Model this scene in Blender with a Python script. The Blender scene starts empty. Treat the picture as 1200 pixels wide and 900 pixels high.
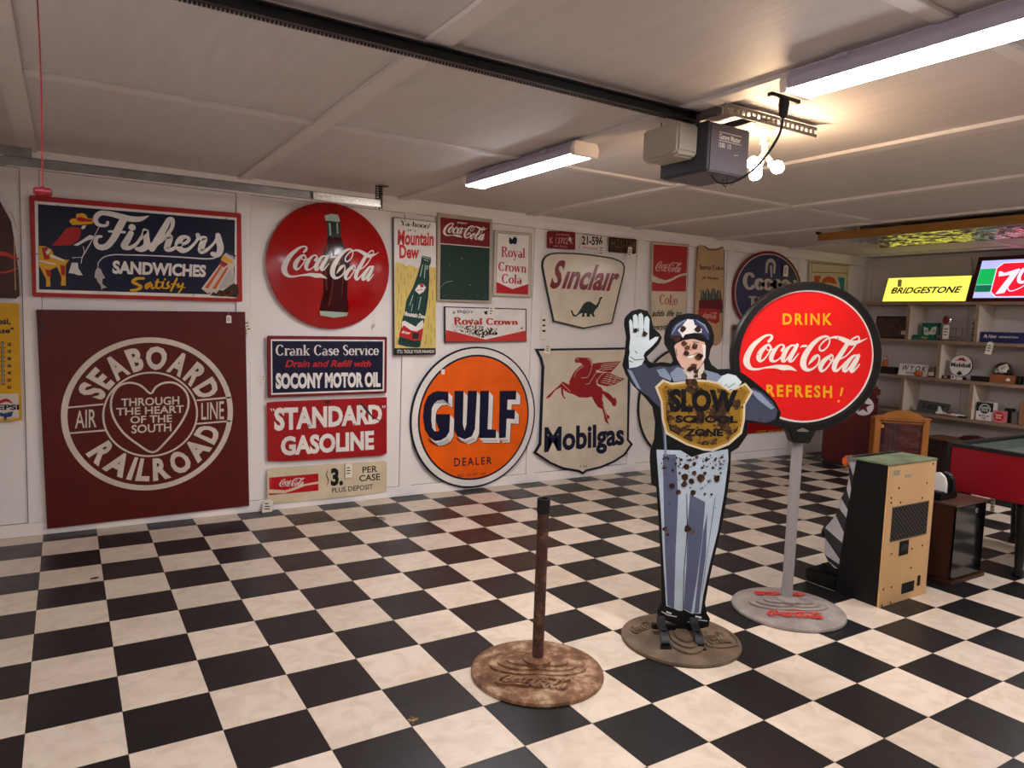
import bpy, bmesh, math, random
from math import sin, cos, pi, radians, sqrt, atan2
from mathutils import Vector, Matrix
from mathutils.geometry import tessellate_polygon
SC = bpy.context.scene
COL = SC.collection
# ------------------------------------------------------------------ camera
cam_d = bpy.data.cameras.new('camera')
cam = bpy.data.objects.new('camera', cam_d); COL.objects.link(cam)
cam_d.sensor_fit = 'HORIZONTAL'; cam_d.sensor_width = 36.0; cam_d.lens = 36.0 * 841.93 / 1200.0
cam_d.clip_start = 0.05; cam_d.clip_end = 60
_r = Vector((0.84954546, -0.52638774, 0.0344741)); _d = Vector((-0.01713075, -0.09284688, -0.99553302)); _f = Vector((0.52723718, 0.84515999, -0.08789506))
cam.matrix_world = Matrix(((_r.x, -_d.x, -_f.x, 0.14541678), (_r.y, -_d.y, -_f.y, -5.38905106), (_r.z, -_d.z, -_f.z, 1.51946516), (0, 0, 0, 1)))
SC.camera = cam
# ------------------------------------------------------------------ world, exposure
w = bpy.data.worlds.new('world'); SC.world = w; w.use_nodes = True
w.node_tree.nodes['Background'].inputs[0].default_value = (0.9, 0.93, 1.0, 1)
w.node_tree.nodes['Background'].inputs[1].default_value = 0.02
SC.view_settings.view_transform = 'Standard'; SC.view_settings.look = 'None'
SC.view_settings.gamma = 1.0; SC.view_settings.use_curve_mapping = False
SC.view_settings.exposure = 0.45
LAMP_STRENGTH = 54.0       # emission of the strip light lenses
BULB_STRENGTH = 190.0
LAMP_COL = (0.97, 0.965, 1.0)
BULB_COL = (1.0, 0.70, 0.42)
SIGNLIGHT = 0.8
SC.cycles.max_bounces = 7; SC.cycles.diffuse_bounces = 5; SC.cycles.glossy_bounces = 3
SC.cycles.caustics_reflective = False; SC.cycles.caustics_refractive = False
SC.cycles.sample_clamp_indirect = 6.0
THETA = -0.5581524
H = 2.48            # ceiling height
WY = 0.19           # face of the sign wall
XR = 8.98           # face of the shelf wall
XL = -0.62; YF = -7.6
# ------------------------------------------------------------------ materials
def s2l(c): return tuple(((v/12.92) if v <= 0.04045 else ((v+0.055)/1.055)**2.4) for v in [x/255 for x in c])
PAL = dict(white=(232,226,220), cream=(214,200,184), oldcream=(214,198,168), signcream=(222,208,184), mobcream=(216,202,180), navy=(12,13,46), navyline=(10,13,38),
 red=(176,28,26), redframe=(172,32,26), redenamel=(160,20,26), cokered=(186,16,28), buttonred=(170,10,14), discred=(222,24,24), maroon=(88,20,18), maroonred=(120,22,30),
 darkred=(96,14,18), darkerred=(150,16,18), redletter=(190,34,36), redworn=(196,52,44), fadered=(176,44,40), dewred=(206,34,34), sincred=(128,18,24), pegred=(150,18,22), pinkish=(220,176,164),
 gold=(226,168,24), yellow=(214,160,20), orange=(206,92,24), orangered=(196,72,40), teal=(52,132,132), gulforange=(240,98,8), black=(14,14,16), dkgrey=(44,42,44), ltgrey=(188,182,176),
 dkbrown=(46,26,18), woodbrown=(140,92,48), rust=(50,30,20), dullgold=(170,128,40), ltrust=(122,90,70), blue=(40,60,120), cola=(70,36,26), bottlecola=(58,10,16), bottlegreen=(46,58,48), palegreen=(176,196,180),
 straw=(222,196,110), darkstraw=(120,96,40), dewgreen=(18,62,56), dewdark=(8,28,30), frame=(178,164,148), boardgreen=(24,52,42), darkgreen=(26,38,32), dinogreen=(22,46,34), slateblue=(44,48,84),
 tan=(196,160,118), duskgreen=(70,80,66), glove=(206,218,220), slate=(64,68,86), lightslate=(132,146,166), capblue=(58,66,98), stripe=(92,98,124), skin=(214,170,150), shieldgold=(140,104,32), paleblue=(182,196,208), blackrust=(26,20,16))
MC = {}
def nodes(name):
    m = bpy.data.materials.new(name); m.use_nodes = True
    nt = m.node_tree; b = nt.nodes['Principled BSDF']
    return m, nt, b
def N(nt, t, **k):
    n = nt.nodes.new(t)
    for a, v in k.items():
        if a.startswith('i_'): n.inputs[a[2:].replace('_', ' ')].default_value = v
        else: setattr(n, a, v)
    return n
def ramp(nt, pts, interp='LINEAR'):
    n = nt.nodes.new('ShaderNodeValToRGB'); n.color_ramp.interpolation = interp
    e = n.color_ramp.elements
    while len(e) < len(pts): e.new(0.5)
    for i, (p, c) in enumerate(pts):
        e[i].position = p; e[i].color = (*c, 1) if len(c) == 3 else c
    return n
def enamel(key):
    """painted tin; '*n' sets how much rust shows through"""
    if key in MC: return MC[key]
    col, _, lv = key.partition('*'); lv = int(lv) if lv else 0
    c = s2l(PAL[col])
    m, nt, b = nodes('paint_' + col + ('_worn%d' % lv if lv else ''))
    L = nt.links.new
    tc = N(nt, 'ShaderNodeTexCoord')
    n1 = N(nt, 'ShaderNodeTexNoise'); n1.inputs['Scale'].default_value = 5; n1.inputs['Detail'].default_value = 4
    L(tc.outputs['Object'], n1.inputs['Vector'])
    r1 = ramp(nt, [(0.3, tuple(v*0.86 for v in c)), (0.7, tuple(min(1, v*1.06) for v in c))])
    L(n1.outputs['Fac'], r1.inputs['Fac'])
    out = r1.outputs['Color']
    rough = 0.38
    if lv:
        n2 = N(nt, 'ShaderNodeTexNoise'); n2.inputs['Scale'].default_value = 16 if lv < 3 else 11; n2.inputs['Detail'].default_value = 9; n2.inputs['Roughness'].default_value = 0.68
        L(tc.outputs['Object'], n2.inputs['Vector'])
        lo = {1: 0.69, 2: 0.635, 3: 0.52, 4: 0.50}[lv]
        r2 = ramp(nt, [(lo, (0, 0, 0)), (lo + 0.03, (1, 1, 1))])
        L(n2.outputs['Fac'], r2.inputs['Fac'])
        n3 = N(nt, 'ShaderNodeTexNoise'); n3.inputs['Scale'].default_value = 60; n3.inputs['Detail'].default_value = 5
        L(tc.outputs['Object'], n3.inputs['Vector'])
        r3 = ramp(nt, [(0.35, s2l((34, 22, 16))), (0.55, s2l((62, 40, 24))), (0.75, s2l((96, 66, 36)))] if lv == 4 else [(0.35, s2l((44, 26, 18))), (0.55, s2l((92, 54, 30))), (0.75, s2l((134, 92, 60)))])
        L(n3.outputs['Fac'], r3.inputs['Fac'])
        mx = N(nt, 'ShaderNodeMix', data_type='RGBA')
        L(r2.outputs['Color'], mx.inputs[0]); L(out, mx.inputs[6]); L(r3.outputs['Color'], mx.inputs[7])
        out = mx.outputs[2]
        mr = N(nt, 'ShaderNodeMapRange'); mr.inputs[3].default_value = rough; mr.inputs[4].default_value = 0.85
        L(r2.outputs['Color'], mr.inputs[0]); L(mr.outputs[0], b.inputs['Roughness'])
        bp = N(nt, 'ShaderNodeBump'); bp.inputs['Strength'].default_value = 0.25; bp.inputs['Distance'].default_value = 0.002
        L(n2.outputs['Fac'], bp.inputs['Height']); L(bp.outputs[0], b.inputs['Normal'])
    else: b.inputs['Roughness'].default_value = rough
    b.inputs['Specular IOR Level'].default_value = 0.28
    if col in ('buttonred', 'signcream', 'sincred', 'bottlecola'):
        b.inputs['Roughness'].default_value = 0.16; b.inputs['Specular IOR Level'].default_value = 0.5 if col == 'buttonred' else 0.3
    if col == 'rust': b.inputs['Roughness'].default_value = 0.9
    L(out, b.inputs['Base Color'])
    MC[key] = m; return m
def plain(name, rgb, rough=0.5, metal=0.0, var=0.12, scale=8.0, bump=0.0, bscale=40.0, stretch=None, spec=None):
    if name in MC: return MC[name]
    c = s2l(rgb); m, nt, b = nodes(name); L = nt.links.new
    tc = N(nt, 'ShaderNodeTexCoord'); src = tc.outputs['Object']
    if stretch:
        mp = N(nt, 'ShaderNodeMapping'); mp.inputs['Scale'].default_value = stretch; L(src, mp.inputs[0]); src = mp.outputs[0]
    n1 = N(nt, 'ShaderNodeTexNoise'); n1.inputs['Scale'].default_value = scale; n1.inputs['Detail'].default_value = 6; L(src, n1.inputs['Vector'])
    r1 = ramp(nt, [(0.3, tuple(v*(1-var) for v in c)), (0.72, tuple(min(1, v*(1+var*0.5)) for v in c))]); L(n1.outputs['Fac'], r1.inputs['Fac'])
    L(r1.outputs['Color'], b.inputs['Base Color'])
    b.inputs['Roughness'].default_value = rough; b.inputs['Metallic'].default_value = metal
    if rough > .3 and metal < .1: b.inputs['Specular IOR Level'].default_value = 0.27
    if bump:
        n2 = N(nt, 'ShaderNodeTexNoise'); n2.inputs['Scale'].default_value = bscale; n2.inputs['Detail'].default_value = 5; L(src, n2.inputs['Vector'])
        bp = N(nt, 'ShaderNodeBump'); bp.inputs['Strength'].default_value = bump; bp.inputs['Distance'].default_value = 0.004; L(n2.outputs['Fac'], bp.inputs['Height']); L(bp.outputs[0], b.inputs['Normal'])
    MC[name] = m; return m
def glow(name, rgb, strength, two=None):
    m, nt, b = nodes(name); c = s2l(rgb)
    b.inputs['Base Color'].default_value = (*c, 1); b.inputs['Roughness'].default_value = 0.4
    b.inputs['Emission Color'].default_value = (*c, 1); b.inputs['Emission Strength'].default_value = strength
    MC[name] = m; return m
def rusty(name, dark, mid, light, sc=14):
    m, nt, b = nodes(name); L = nt.links.new
    tc = N(nt, 'ShaderNodeTexCoord')
    n1 = N(nt, 'ShaderNodeTexNoise'); n1.inputs['Scale'].default_value = sc; n1.inputs['Detail'].default_value = 9; n1.inputs['Roughness'].default_value = 0.65; L(tc.outputs['Object'], n1.inputs['Vector'])
    r = ramp(nt, [(0.3, s2l(dark)), (0.5, s2l(mid)), (0.68, s2l(light))]); L(n1.outputs['Fac'], r.inputs['Fac']); L(r.outputs['Color'], b.inputs['Base Color'])
    b.inputs['Roughness'].default_value = 0.75; b.inputs['Metallic'].default_value = 0.15
    n2 = N(nt, 'ShaderNodeTexNoise'); n2.inputs['Scale'].default_value = 90; n2.inputs['Detail'].default_value = 4; L(tc.outputs['Object'], n2.inputs['Vector'])
    bp = N(nt, 'ShaderNodeBump'); bp.inputs['Strength'].default_value = 0.5; bp.inputs['Distance'].default_value = 0.003; L(n2.outputs['Fac'], bp.inputs['Height']); L(bp.outputs[0], b.inputs['Normal'])
    MC[name] = m; return m
# ------------------------------------------------------------------ mesh helpers
class MB:
    def __init__(s): s.v = []; s.f = []; s.mi = []
    def add(s, vs, fs, mi=0):
        o = len(s.v); s.v += [tuple(v) for v in vs]; s.f += [tuple(i+o for i in f) for f in fs]; s.mi += [mi]*len(fs); return s
    def box(s, x0, x1, y0, y1, z0, z1, mi=0):
        return s.add([(x0,y0,z0),(x1,y0,z0),(x1,y1,z0),(x0,y1,z0),(x0,y0,z1),(x1,y0,z1),(x1,y1,z1),(x0,y1,z1)],
                     [(0,3,2,1),(4,5,6,7),(0,1,5,4),(1,2,6,5),(2,3,7,6),(3,0,4,7)], mi)
    def prism(s, pts, axis, a, b, mi=0):
        """polygon pts extruded along axis ('x': pts are (y,z); 'y': (x,z); 'z': (x,y)) from a to b"""
        P3 = {'x': lambda p, t: (t, p[0], p[1]), 'y': lambda p, t: (p[0], t, p[1]), 'z': lambda p, t: (p[0], p[1], t)}[axis]
        n = len(pts); vs = [P3(p, a) for p in pts] + [P3(p, b) for p in pts]
        tr = tessellate_polygon([[Vector((p[0], p[1], 0)) for p in pts]])
        fs = [tuple(t) for t in tr] + [tuple(i+n for i in t[::-1]) for t in tr] + [(i, (i+1) % n, (i+1) % n+n, i+n) for i in range(n)]
        return s.add(vs, fs, mi)
    def lathe(s, prof, c=(0,0,0), n=32, axis='z', mi=0):
        vs = []; fs = []
        for (r, h) in prof:
            for k in range(n):
                a = 2*pi*k/n; x, y = r*cos(a), r*sin(a)
                vs.append({'z': (c[0]+x, c[1]+y, c[2]+h), 'y': (c[0]+x, c[1]+h, c[2]+y), 'x': (c[0]+h, c[1]+x, c[2]+y)}[axis])
        m = len(prof)
        for j in range(m-1):
            for k in range(n): fs.append((j*n+k, j*n+(k+1) % n, (j+1)*n+(k+1) % n, (j+1)*n+k))
        if prof[0][0] > 1e-6: fs.append(tuple(range(n))[::-1])
        if prof[-1][0] > 1e-6: fs.append(tuple((m-1)*n+k for k in range(n)))
        return s.add(vs, fs, mi)
    def tube(s, pts, r, n=10, mi=0, smooth=3):
        P = [Vector(p) for p in pts]
        if smooth and len(P) > 2:
            Q = []
            for i in range(len(P)-1):
                p0 = P[max(i-1, 0)]; p1 = P[i]; p2 = P[i+1]; p3 = P[min(i+2, len(P)-1)]
                for t in range(smooth):
                    t /= smooth
                    Q.append(0.5*((2*p1)+(p2-p0)*t+(2*p0-5*p1+4*p2-p3)*t*t+(-p0+3*p1-3*p2+p3)*t**3))
            P = Q+[P[-1]]
        up = Vector((0, 0, 1)); vs = []; fs = []
        for i, p in enumerate(P):
            t = (P[min(i+1, len(P)-1)]-P[max(i-1, 0)]).normalized()
            a = t.cross(up) if abs(t.dot(up)) < 0.95 else t.cross(Vector((1, 0, 0)))
            a.normalize(); b = t.cross(a)
            for k in range(n):
                an = 2*pi*k/n; vs.append(p+(a*cos(an)+b*sin(an))*r)
        for i in range(len(P)-1):
            for k in range(n): fs.append((i*n+k, i*n+(k+1) % n, (i+1)*n+(k+1) % n, (i+1)*n+k))
        fs.append(tuple(range(n))[::-1]); fs.append(tuple((len(P)-1)*n+k for k in range(n)))
        return s.add(vs, fs, mi)
    def build(s, name, mats, parent=None, bevel=0, smooth=False, loc=None, rotz=None, fix=True):
        me = bpy.data.meshes.new(name); me.from_pydata([tuple(v) for v in s.v], [], s.f)
        if not isinstance(mats, (list, tuple)): mats = [mats]
        for m in mats: me.materials.append(m)
        for i, p in enumerate(me.polygons): p.material_index = s.mi[i]
        if fix or bevel:
            bm = bmesh.new(); bm.from_mesh(me)
            if fix: bmesh.ops.recalc_face_normals(bm, faces=bm.faces)
            if bevel:
                ed = [e for e in bm.edges if len(e.link_faces) == 2 and e.calc_face_angle(0) > 0.6]
                bmesh.ops.bevel(bm, geom=ed, offset=bevel, segments=2, affect='EDGES', clamp_overlap=True)
            bm.to_mesh(me); bm.free()
        if smooth:
            for p in me.polygons: p.use_smooth = True
            try: me.set_sharp_from_angle(angle=radians(38))
            except Exception: pass
        o = bpy.data.objects.new(name, me); COL.objects.link(o)
        if parent: o.parent = parent
        if loc: o.location = loc
        if rotz is not None: o.rotation_euler = (0, 0, rotz)
        return o
def tag(o, label, cat, group=None):
    o['label'] = label; o['category'] = cat
    if group: o['group'] = group
    return o
def thing(name, label, cat, loc=(0,0,0), rotz=0, group=None, rot=None):
    o = bpy.data.objects.new(name, None); COL.objects.link(o); o.empty_display_size = 0.05
    o.location = loc; o.rotation_euler = rot if rot else (0, 0, rotz)
    return tag(o, label, cat, group)
def struct(o): o['kind'] = 'structure'; return o
def stuff(o): o['kind'] = 'stuff'; return o
def dupl(o, parent=None):
    c = o.copy(); COL.objects.link(c); c.parent = parent
    for ch in list(o.children): dupl(ch, c)
    return c
# ------------------------------------------------------------------ 2D artwork: strokes, polygons, lettering
def cr(P, n, closed=False):
    out = []; m = len(P)
    for i in range(m if closed else m-1):
        g = (lambda k: P[k % m]) if closed else (lambda k: P[min(max(k, 0), m-1)])
        p0, p1, p2, p3 = g(i-1), g(i), g(i+1), g(i+2)
        for k in range(n):
            t = k/n
            out.append(tuple(0.5*(2*b+(c-a)*t+(2*a-5*b+4*c-d)*t*t+(3*b-a-3*c+d)*t**3) for a, b, c, d in zip(p0, p1, p2, p3)))
    if not closed: out.append(P[-1])
    return out
def ribbon(P, closed=False, cap=True):
    """list of (x, y, width) -> verts, faces"""
    n = len(P); vs = []; fs = []
    for i, (x, y, wd) in enumerate(P):
        a = P[(i-1) % n] if (closed or i) else P[i]; b = P[(i+1) % n] if (closed or i < n-1) else P[i]
        dx, dy = b[0]-a[0], b[1]-a[1]; l = sqrt(dx*dx+dy*dy) or 1; nx, ny = -dy/l, dx/l
        h = max(wd, 0.0002)/2; vs += [(x+nx*h, y+ny*h), (x-nx*h, y-ny*h)]
    for i in range(n if closed else n-1):
        j = (i+1) % n; fs.append((2*i, 2*i+1, 2*j+1, 2*j))
    if cap and not closed:
        for e, q_ in ((0, 1), (n-1, n-2)):
            x, y, wd = P[e]; dx, dy = x-P[q_][0], y-P[q_][1]; a0 = atan2(dy, dx); o = len(vs)
            vs += [(x, y)]+[(x+cos(a0-pi/2+pi*k/6)*wd/2, y+sin(a0-pi/2+pi*k/6)*wd/2) for k in range(7)]
            fs += [(o, o+k+1, o+k+2) for k in range(6)]
    return vs, fs
def poly(pts):
    tr = tessellate_polygon([[Vector((x, y, 0)) for x, y in pts]])
    return pts, [tuple(t) for t in tr]
_cap = {}
def text_mesh(s, bold=0.0, shear=0.0, space=1.0):
    key = (s, bold, shear, space)
    if key in _cap: return _cap[key]
    cu = bpy.data.curves.new('t', 'FONT'); cu.body = s; cu.size = 1; cu.offset = bold; cu.shear = shear; cu.resolution_u = 3; cu.space_character = space
    ob = bpy.data.objects.new('t', cu); me = bpy.data.meshes.new_from_object(ob)
    vs = [(v.co.x, v.co.y) for v in me.vertices]; fs = [tuple(p.vertices) for p in me.polygons]
    bpy.data.objects.remove(ob); bpy.data.curves.remove(cu); bpy.data.meshes.remove(me)
    _cap[key] = (vs, fs); return _cap[key]
def caph():
    if 'H' not in _cap:
        v, f = text_mesh('H'); _cap['H'] = max(p[1] for p in v)-min(p[1] for p in v)
    return _cap['H']
# serif alphabet as strokes: thick T, thin t; 'b' entries are slab serifs (x, y, width)
T_, t_ = 0.17, 0.06
def _st(x, y0, y1, T=T_): return [(x, y0, T), (x, y1, T)]
def _bowl(cx, cy, rx, ry, a0=0, a1=360):
    return [(cx+rx*cos(radians(a)), cy+ry*sin(radians(a)), t_+(T_-t_)*abs(cos(radians(a)))) for a in [a0+(a1-a0)*k/16 for k in range(17)]]
X_ = 0.66
SERIF = {
 'R': (0.78, [_st(.17,0,1), _bowl(.3,.76,.26,.21,90,-90), [(.17,.97,t_),(.32,.97,t_)], [(.17,.55,t_),(.32,.55,t_)], [(.38,.54,t_),(.66,.03,T_)]], [(.17,0,.32),(.12,1,.2),(.68,0,.22)]),
 'C': (0.78, [_bowl(.42,.5,.30,.47,45,315)], [(.64,.82,.05)]),
 'S': (0.6, [[(.5,.8,t_),(.42,.95,t_),(.28,.96,.1),(.14,.8,T_),(.2,.6,T_),(.4,.45,T_),(.5,.25,T_),(.4,.05,.1),(.22,.04,t_),(.1,.22,t_)]], []),
 'H': (0.86, [_st(.2,0,1), _st(.66,0,1), [(.2,.5,t_),(.66,.5,t_)]], [(.2,0,.3),(.2,1,.3),(.66,0,.3),(.66,1,.3)]),
 'D': (0.8, [_st(.18,0,1), _bowl(.35,.5,.32,.47,90,-90)], [(.16,0,.26),(.16,1,.26)]),
 'T': (0.72, [_st(.36,0,1), [(.06,.96,.09),(.66,.96,.09)]], [(.36,0,.32)]),
 'I': (0.38, [_st(.19,0,1)], [(.19,0,.32),(.19,1,.32)]),
 'E': (0.7, [_st(.18,0,1), [(.18,.97,t_),(.6,.97,t_)], [(.18,.52,t_),(.5,.52,t_)], [(.18,.03,t_),(.62,.03,t_)]], [(.16,0,.26),(.16,1,.26)]),
 'Y': (0.72, [[(.1,1,T_),(.36,.5,T_)], [(.62,1,t_),(.36,.5,t_)], _st(.36,0,.5)], [(.36,0,.3),(.1,1,.24),(.62,1,.22)]),
 'o': (0.58, [_bowl(.29,X_/2,.21,X_/2-.03)], []),
 'c': (0.52, [_bowl(.28,X_/2,.2,X_/2-.03,50,315)], []),
 'e': (0.55, [_bowl(.28,X_/2,.2,X_/2-.03,0,315), [(.08,X_/2+.02,t_),(.48,X_/2+.02,t_)]], []),
 'a': (0.56, [_bowl(.24,.18,.15,.16), _st(.42,0,.45), [(.42,.45,.12),(.3,.63,t_),(.12,.55,t_)]], [(.46,0,.16)]),
 'r': (0.46, [_st(.15,0,X_), [(.17,.42,t_),(.28,.6,.08),(.42,.58,.15)]], [(.15,0,.28),(.1,X_,.16)]),
 'n': (0.64, [_st(.15,0,X_), _st(.48,0,.46), [(.17,.45,t_),(.3,.62,.08),(.44,.58,.12),(.48,.45,T_)]], [(.15,0,.26),(.1,X_,.16),(.48,0,.26)]),
 'm': (0.94, [_st(.15,0,X_), _st(.46,0,.46), _st(.78,0,.46), [(.17,.45,t_),(.29,.62,.08),(.42,.58,.12),(.46,.45,T_)], [(.48,.45,t_),(.6,.62,.08),(.74,.58,.12),(.78,.45,T_)]], [(.15,0,.24),(.1,X_,.16),(.46,0,.24),(.78,0,.24)]),
 'h': (0.64, [_st(.15,0,1), _st(.48,0,.46), [(.17,.45,t_),(.3,.62,.08),(.44,.58,.12),(.48,.45,T_)]], [(.15,0,.26),(.1,1,.16),(.48,0,.26)]),
 'k': (0.62, [_st(.15,0,1), [(.2,.3,t_),(.48,.62,t_)], [(.28,.38,.1),(.5,.03,T_)]], [(.15,0,.26),(.1,1,.16),(.5,0,.22),(.48,X_,.2)]),
 'l': (0.32, [_st(.15,0,1)], [(.15,0,.28),(.1,1,.16)]),
 'i': (0.32, [_st(.15,0,X_), [(.14,.86,.17),(.15,.87,.17)]], [(.15,0,.28),(.1,X_,.16)]),
 's': (0.46, [[(.38,.5,t_),(.3,.62,.08),(.16,.58,.13),(.12,.45,T_),(.26,.32,T_),(.38,.2,T_),(.3,.05,.1),(.14,.04,t_),(.07,.16,t_)]], []),
 'v': (0.56, [[(.1,X_,T_),(.28,.03,T_)], [(.48,X_,t_),(.28,.03,t_)]], [(.1,X_,.22),(.48,X_,.18)]),
 'w': (0.84, [[(.1,X_,T_),(.26,.03,T_)], [(.42,X_,t_),(.26,.03,t_)], [(.42,X_,T_),(.57,.03,T_)], [(.74,X_,t_),(.57,.03,t_)]], [(.1,X_,.22),(.42,X_,.2),(.75,X_,.18)]),
 'y': (0.56, [[(.1,X_,T_),(.29,.05,T_)], [(.48,X_,t_),(.26,-.12,t_),(.12,-.25,.13)]], [(.1,X_,.22),(.48,X_,.18)]),
 'p': (0.6, [_st(.15,-.3,X_), _bowl(.31,X_/2,.19,X_/2-.03)], [(.15,-.3,.28),(.1,X_,.16)]),
 't': (0.38, [_st(.16,.06,.85), [(.16,.08,.12),(.25,.02,t_),(.34,.06,t_)], [(.04,X_,t_),(.32,X_,t_)]], []),
 '-': (0.36, [[(.06,.32,.1),(.3,.32,.1)]], []), '!': (0.3, [[(.14,1,.16),(.14,.3,.05)], [(.13,.08,.16),(.14,.08,.16)]], []),
 "'": (0.2, [[(.1,1,.13),(.08,.78,.04)]], []), ' ': (0.34, [], []),
}
def serif_mesh(s, b=0.0):
    vs = []; fs = []; x0 = 0
    for ch in s:
        adv, strokes, slabs = SERIF.get(ch, SERIF['o'])
        for st in strokes:
            v, f = ribbon([(x, y, wd+2*b) for x, y, wd in (cr(st, 3) if len(st) > 2 else st)], cap=len(st) > 2)
            o = len(vs); vs += [(a+x0, c) for a, c in v]; fs += [tuple(i+o for i in q_) for q_ in f]
        for (sx, sy, sw) in slabs:
            up = 1 if sy < 0.3 else -1; o = len(vs); sy_ = sy; h = .055+b
            vs += [(x0+sx-sw/2, sy_), (x0+sx+sw/2, sy_), (x0+sx+sw/2, sy_+up*h), (x0+sx-sw/2, sy_+up*h)]; fs.append((o, o+1, o+2, o+3))
        x0 += adv
    return vs, fs
def bil(Q, u, v):
    (tlx, tly, trx, try_, brx, bry, blx, bly) = Q
    return ((1-u)*(1-v)*blx+u*(1-v)*brx+(1-u)*v*tlx+u*v*trx, (1-u)*(1-v)*bly+u*(1-v)*bry+(1-u)*v*tly+u*v*try_)
K_ = 1/2000.0
def pairs(a): return [(a[i]*K_, a[i+1]*K_) for i in range(0, len(a), 2)]
def inside(x, y, P):
    c = False; j = len(P)-1
    for i in range(len(P)):
        if (P[i][1] > y) != (P[j][1] > y) and x < (P[j][0]-P[i][0])*(y-P[i][1])/(P[j][1]-P[i][1])+P[i][0]: c = not c
        j = i
    return c
def blob(cx, cy, r, rnd, n=9):
    return [(cx+r*rnd.uniform(.7, 1.15)*cos(2*pi*k/n), cy+r*rnd.uniform(.7, 1.15)*sin(2*pi*k/n)) for k in range(n)]
def shape2d(sh):
    """-> list of (verts2d, faces)"""
    k = sh[0]
    if k == 'P': return [poly(pairs(sh[1]))]
    if k == 'Q': return [poly(cr(pairs(sh[1]), 4, True))]
    if k in ('S', 's', 'SC'):
        P = [(sh[1][i]*K_, sh[1][i+1]*K_, sh[1][i+2]*K_) for i in range(0, len(sh[1]), 3)]
        if k == 'SC': return [ribbon(cr(P, 3, True), True)]
        return [ribbon(cr(P, 5) if (k == 'S' and len(P) > 2) else P, cap=(k == 'S'))]
    if k == 'C': x, y, r = [a*K_ for a in sh[1]]; return [poly([(x+r*cos(2*pi*i/20), y+r*sin(2*pi*i/20)) for i in range(20)])]
    if k == 'B': x, y, r = [a*K_ for a in sh[1]]; return [poly(blob(x, y, r, random.Random(int(x*9999+y*777)), 12))]
    if k == 'E': x, y, a, b = [q_*K_ for q_ in sh[1]]; return [poly([(x+a*cos(2*pi*i/72), y+b*sin(2*pi*i/72)) for i in range(72)])]
    if k == 'O':
        x, y, r, r0 = [q_*K_ for q_ in sh[1]]
        if r0 <= 0: return [poly([(x+r*cos(2*pi*i/72), y+r*sin(2*pi*i/72)) for i in range(72)])]
        m = (r+r0)/2; return [ribbon([(x+m*cos(2*pi*i/72), y+m*sin(2*pi*i/72), r-r0) for i in range(72)], True)]
    if k == 'T':
        _, s, f, Q, b, shr = sh; Q = [q_*K_ for q_ in Q]
        if f == 's':
            vs, fs = serif_mesh(s, b); ch = 1.0
            if shr: vs = [(x+y*shr, y) for x, y in vs]
        else: vs, fs = text_mesh(s, b, shr, 1.3 if f == 'w' else 1.0); ch = caph()
        x0 = min(v[0] for v in vs); x1 = max(v[0] for v in vs)
        return [([bil(Q, (x-x0)/(x1-x0), y/ch) for x, y in vs], fs)]
    if k == 'K':
        Q = [q_*K_ for q_ in sh[1]]; W = (sqrt((Q[2]-Q[0])**2+(Q[3]-Q[1])**2)+sqrt((Q[4]-Q[6])**2+(Q[5]-Q[7])**2))/2
        out = []
        for st in LOGO:
            P = [(*bil(Q, st[i]/1000, st[i+1]/1000), st[i+2]/1000*W) for i in range(0, len(st), 3)]
            out.append(ribbon(cr(P, 4)))
        return out
    if k == 'A':
        _, s, c, r0, r1, a0, a1, b = sh; cx, cy, r0, r1 = c[0]*K_, c[1]*K_, r0*K_, r1*K_
        gl = [text_mesh(ch, b) for ch in s]; ws = [max(v[0] for v in g[0])-min(v[0] for v in g[0]) for g in gl]
        gap = 0.13; tot = sum(ws)+gap*(len(s)-1); x = 0; out = []; chh = caph()
        for (vs, fs), wd in zip(gl, ws):
            m = min(v[0] for v in vs); o = []
            mid = (x+wd/2)/tot
            for (vx, vy) in vs:
                # each letter keeps straight sides: half bent, half rigid
                tt = (x+vx-m)/tot; a = radians(a0+(a1-a0)*tt); r = r0+(r1-r0)*vy/chh
                o.append((cx+r*cos(a), cy+r*sin(a)))
            out.append((o, fs)); x += wd+gap
        return out
    if k == 'R':
        P = pairs(sh[1]); rnd = random.Random(sh[5]); out = []; n = 0
        xs = [p[0] for p in P]; ys = [p[1] for p in P]
        for _ in range(sh[2]*8):
            x = rnd.uniform(min(xs), max(xs)); y = rnd.uniform(min(ys), max(ys))
            if inside(x, y, P):
                out.append(poly(blob(x, y, sh[3]+(sh[4]-sh[3])*rnd.random()**2.2, rnd, 8))); n += 1
                if n >= sh[2]: break
        return out
    raise ValueError(k)
def sheet(name, shapes, mat, parent, y, dome=None):
    """flat print layer standing just proud of its board: y is the local depth (towards the viewer is -y)"""
    mb = MB(); k = 0
    for sh in shapes:
        for vs, fs in shape2d(sh):
            k += 1; mb.add([(x, y-(k % 12)*0.00004, z) for x, z in vs], fs)
    o = mb.build(name, mat, parent, fix=False); me = o.data
    if dome:
        R, hh = dome; bm = bmesh.new(); bm.from_mesh(me)
        for _ in range(6):
            ed = [e for e in bm.edges if e.calc_length() > 0.03]
            if not ed: break
            bmesh.ops.subdivide_edges(bm, edges=ed, cuts=1); bmesh.ops.triangulate(bm, faces=[f for f in bm.faces if len(f.verts) > 3])
        for v in bm.verts: v.co.y += -hh*max(0, 1-(v.co.x**2+v.co.z**2)/(R*R))
        bm.to_mesh(me); bm.free()
    bm = bmesh.new(); bm.from_mesh(me)
    for f in bm.faces:
        if f.normal.y > 0: f.normal_flip()
    bm.to_mesh(me); bm.free()
    return o
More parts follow.
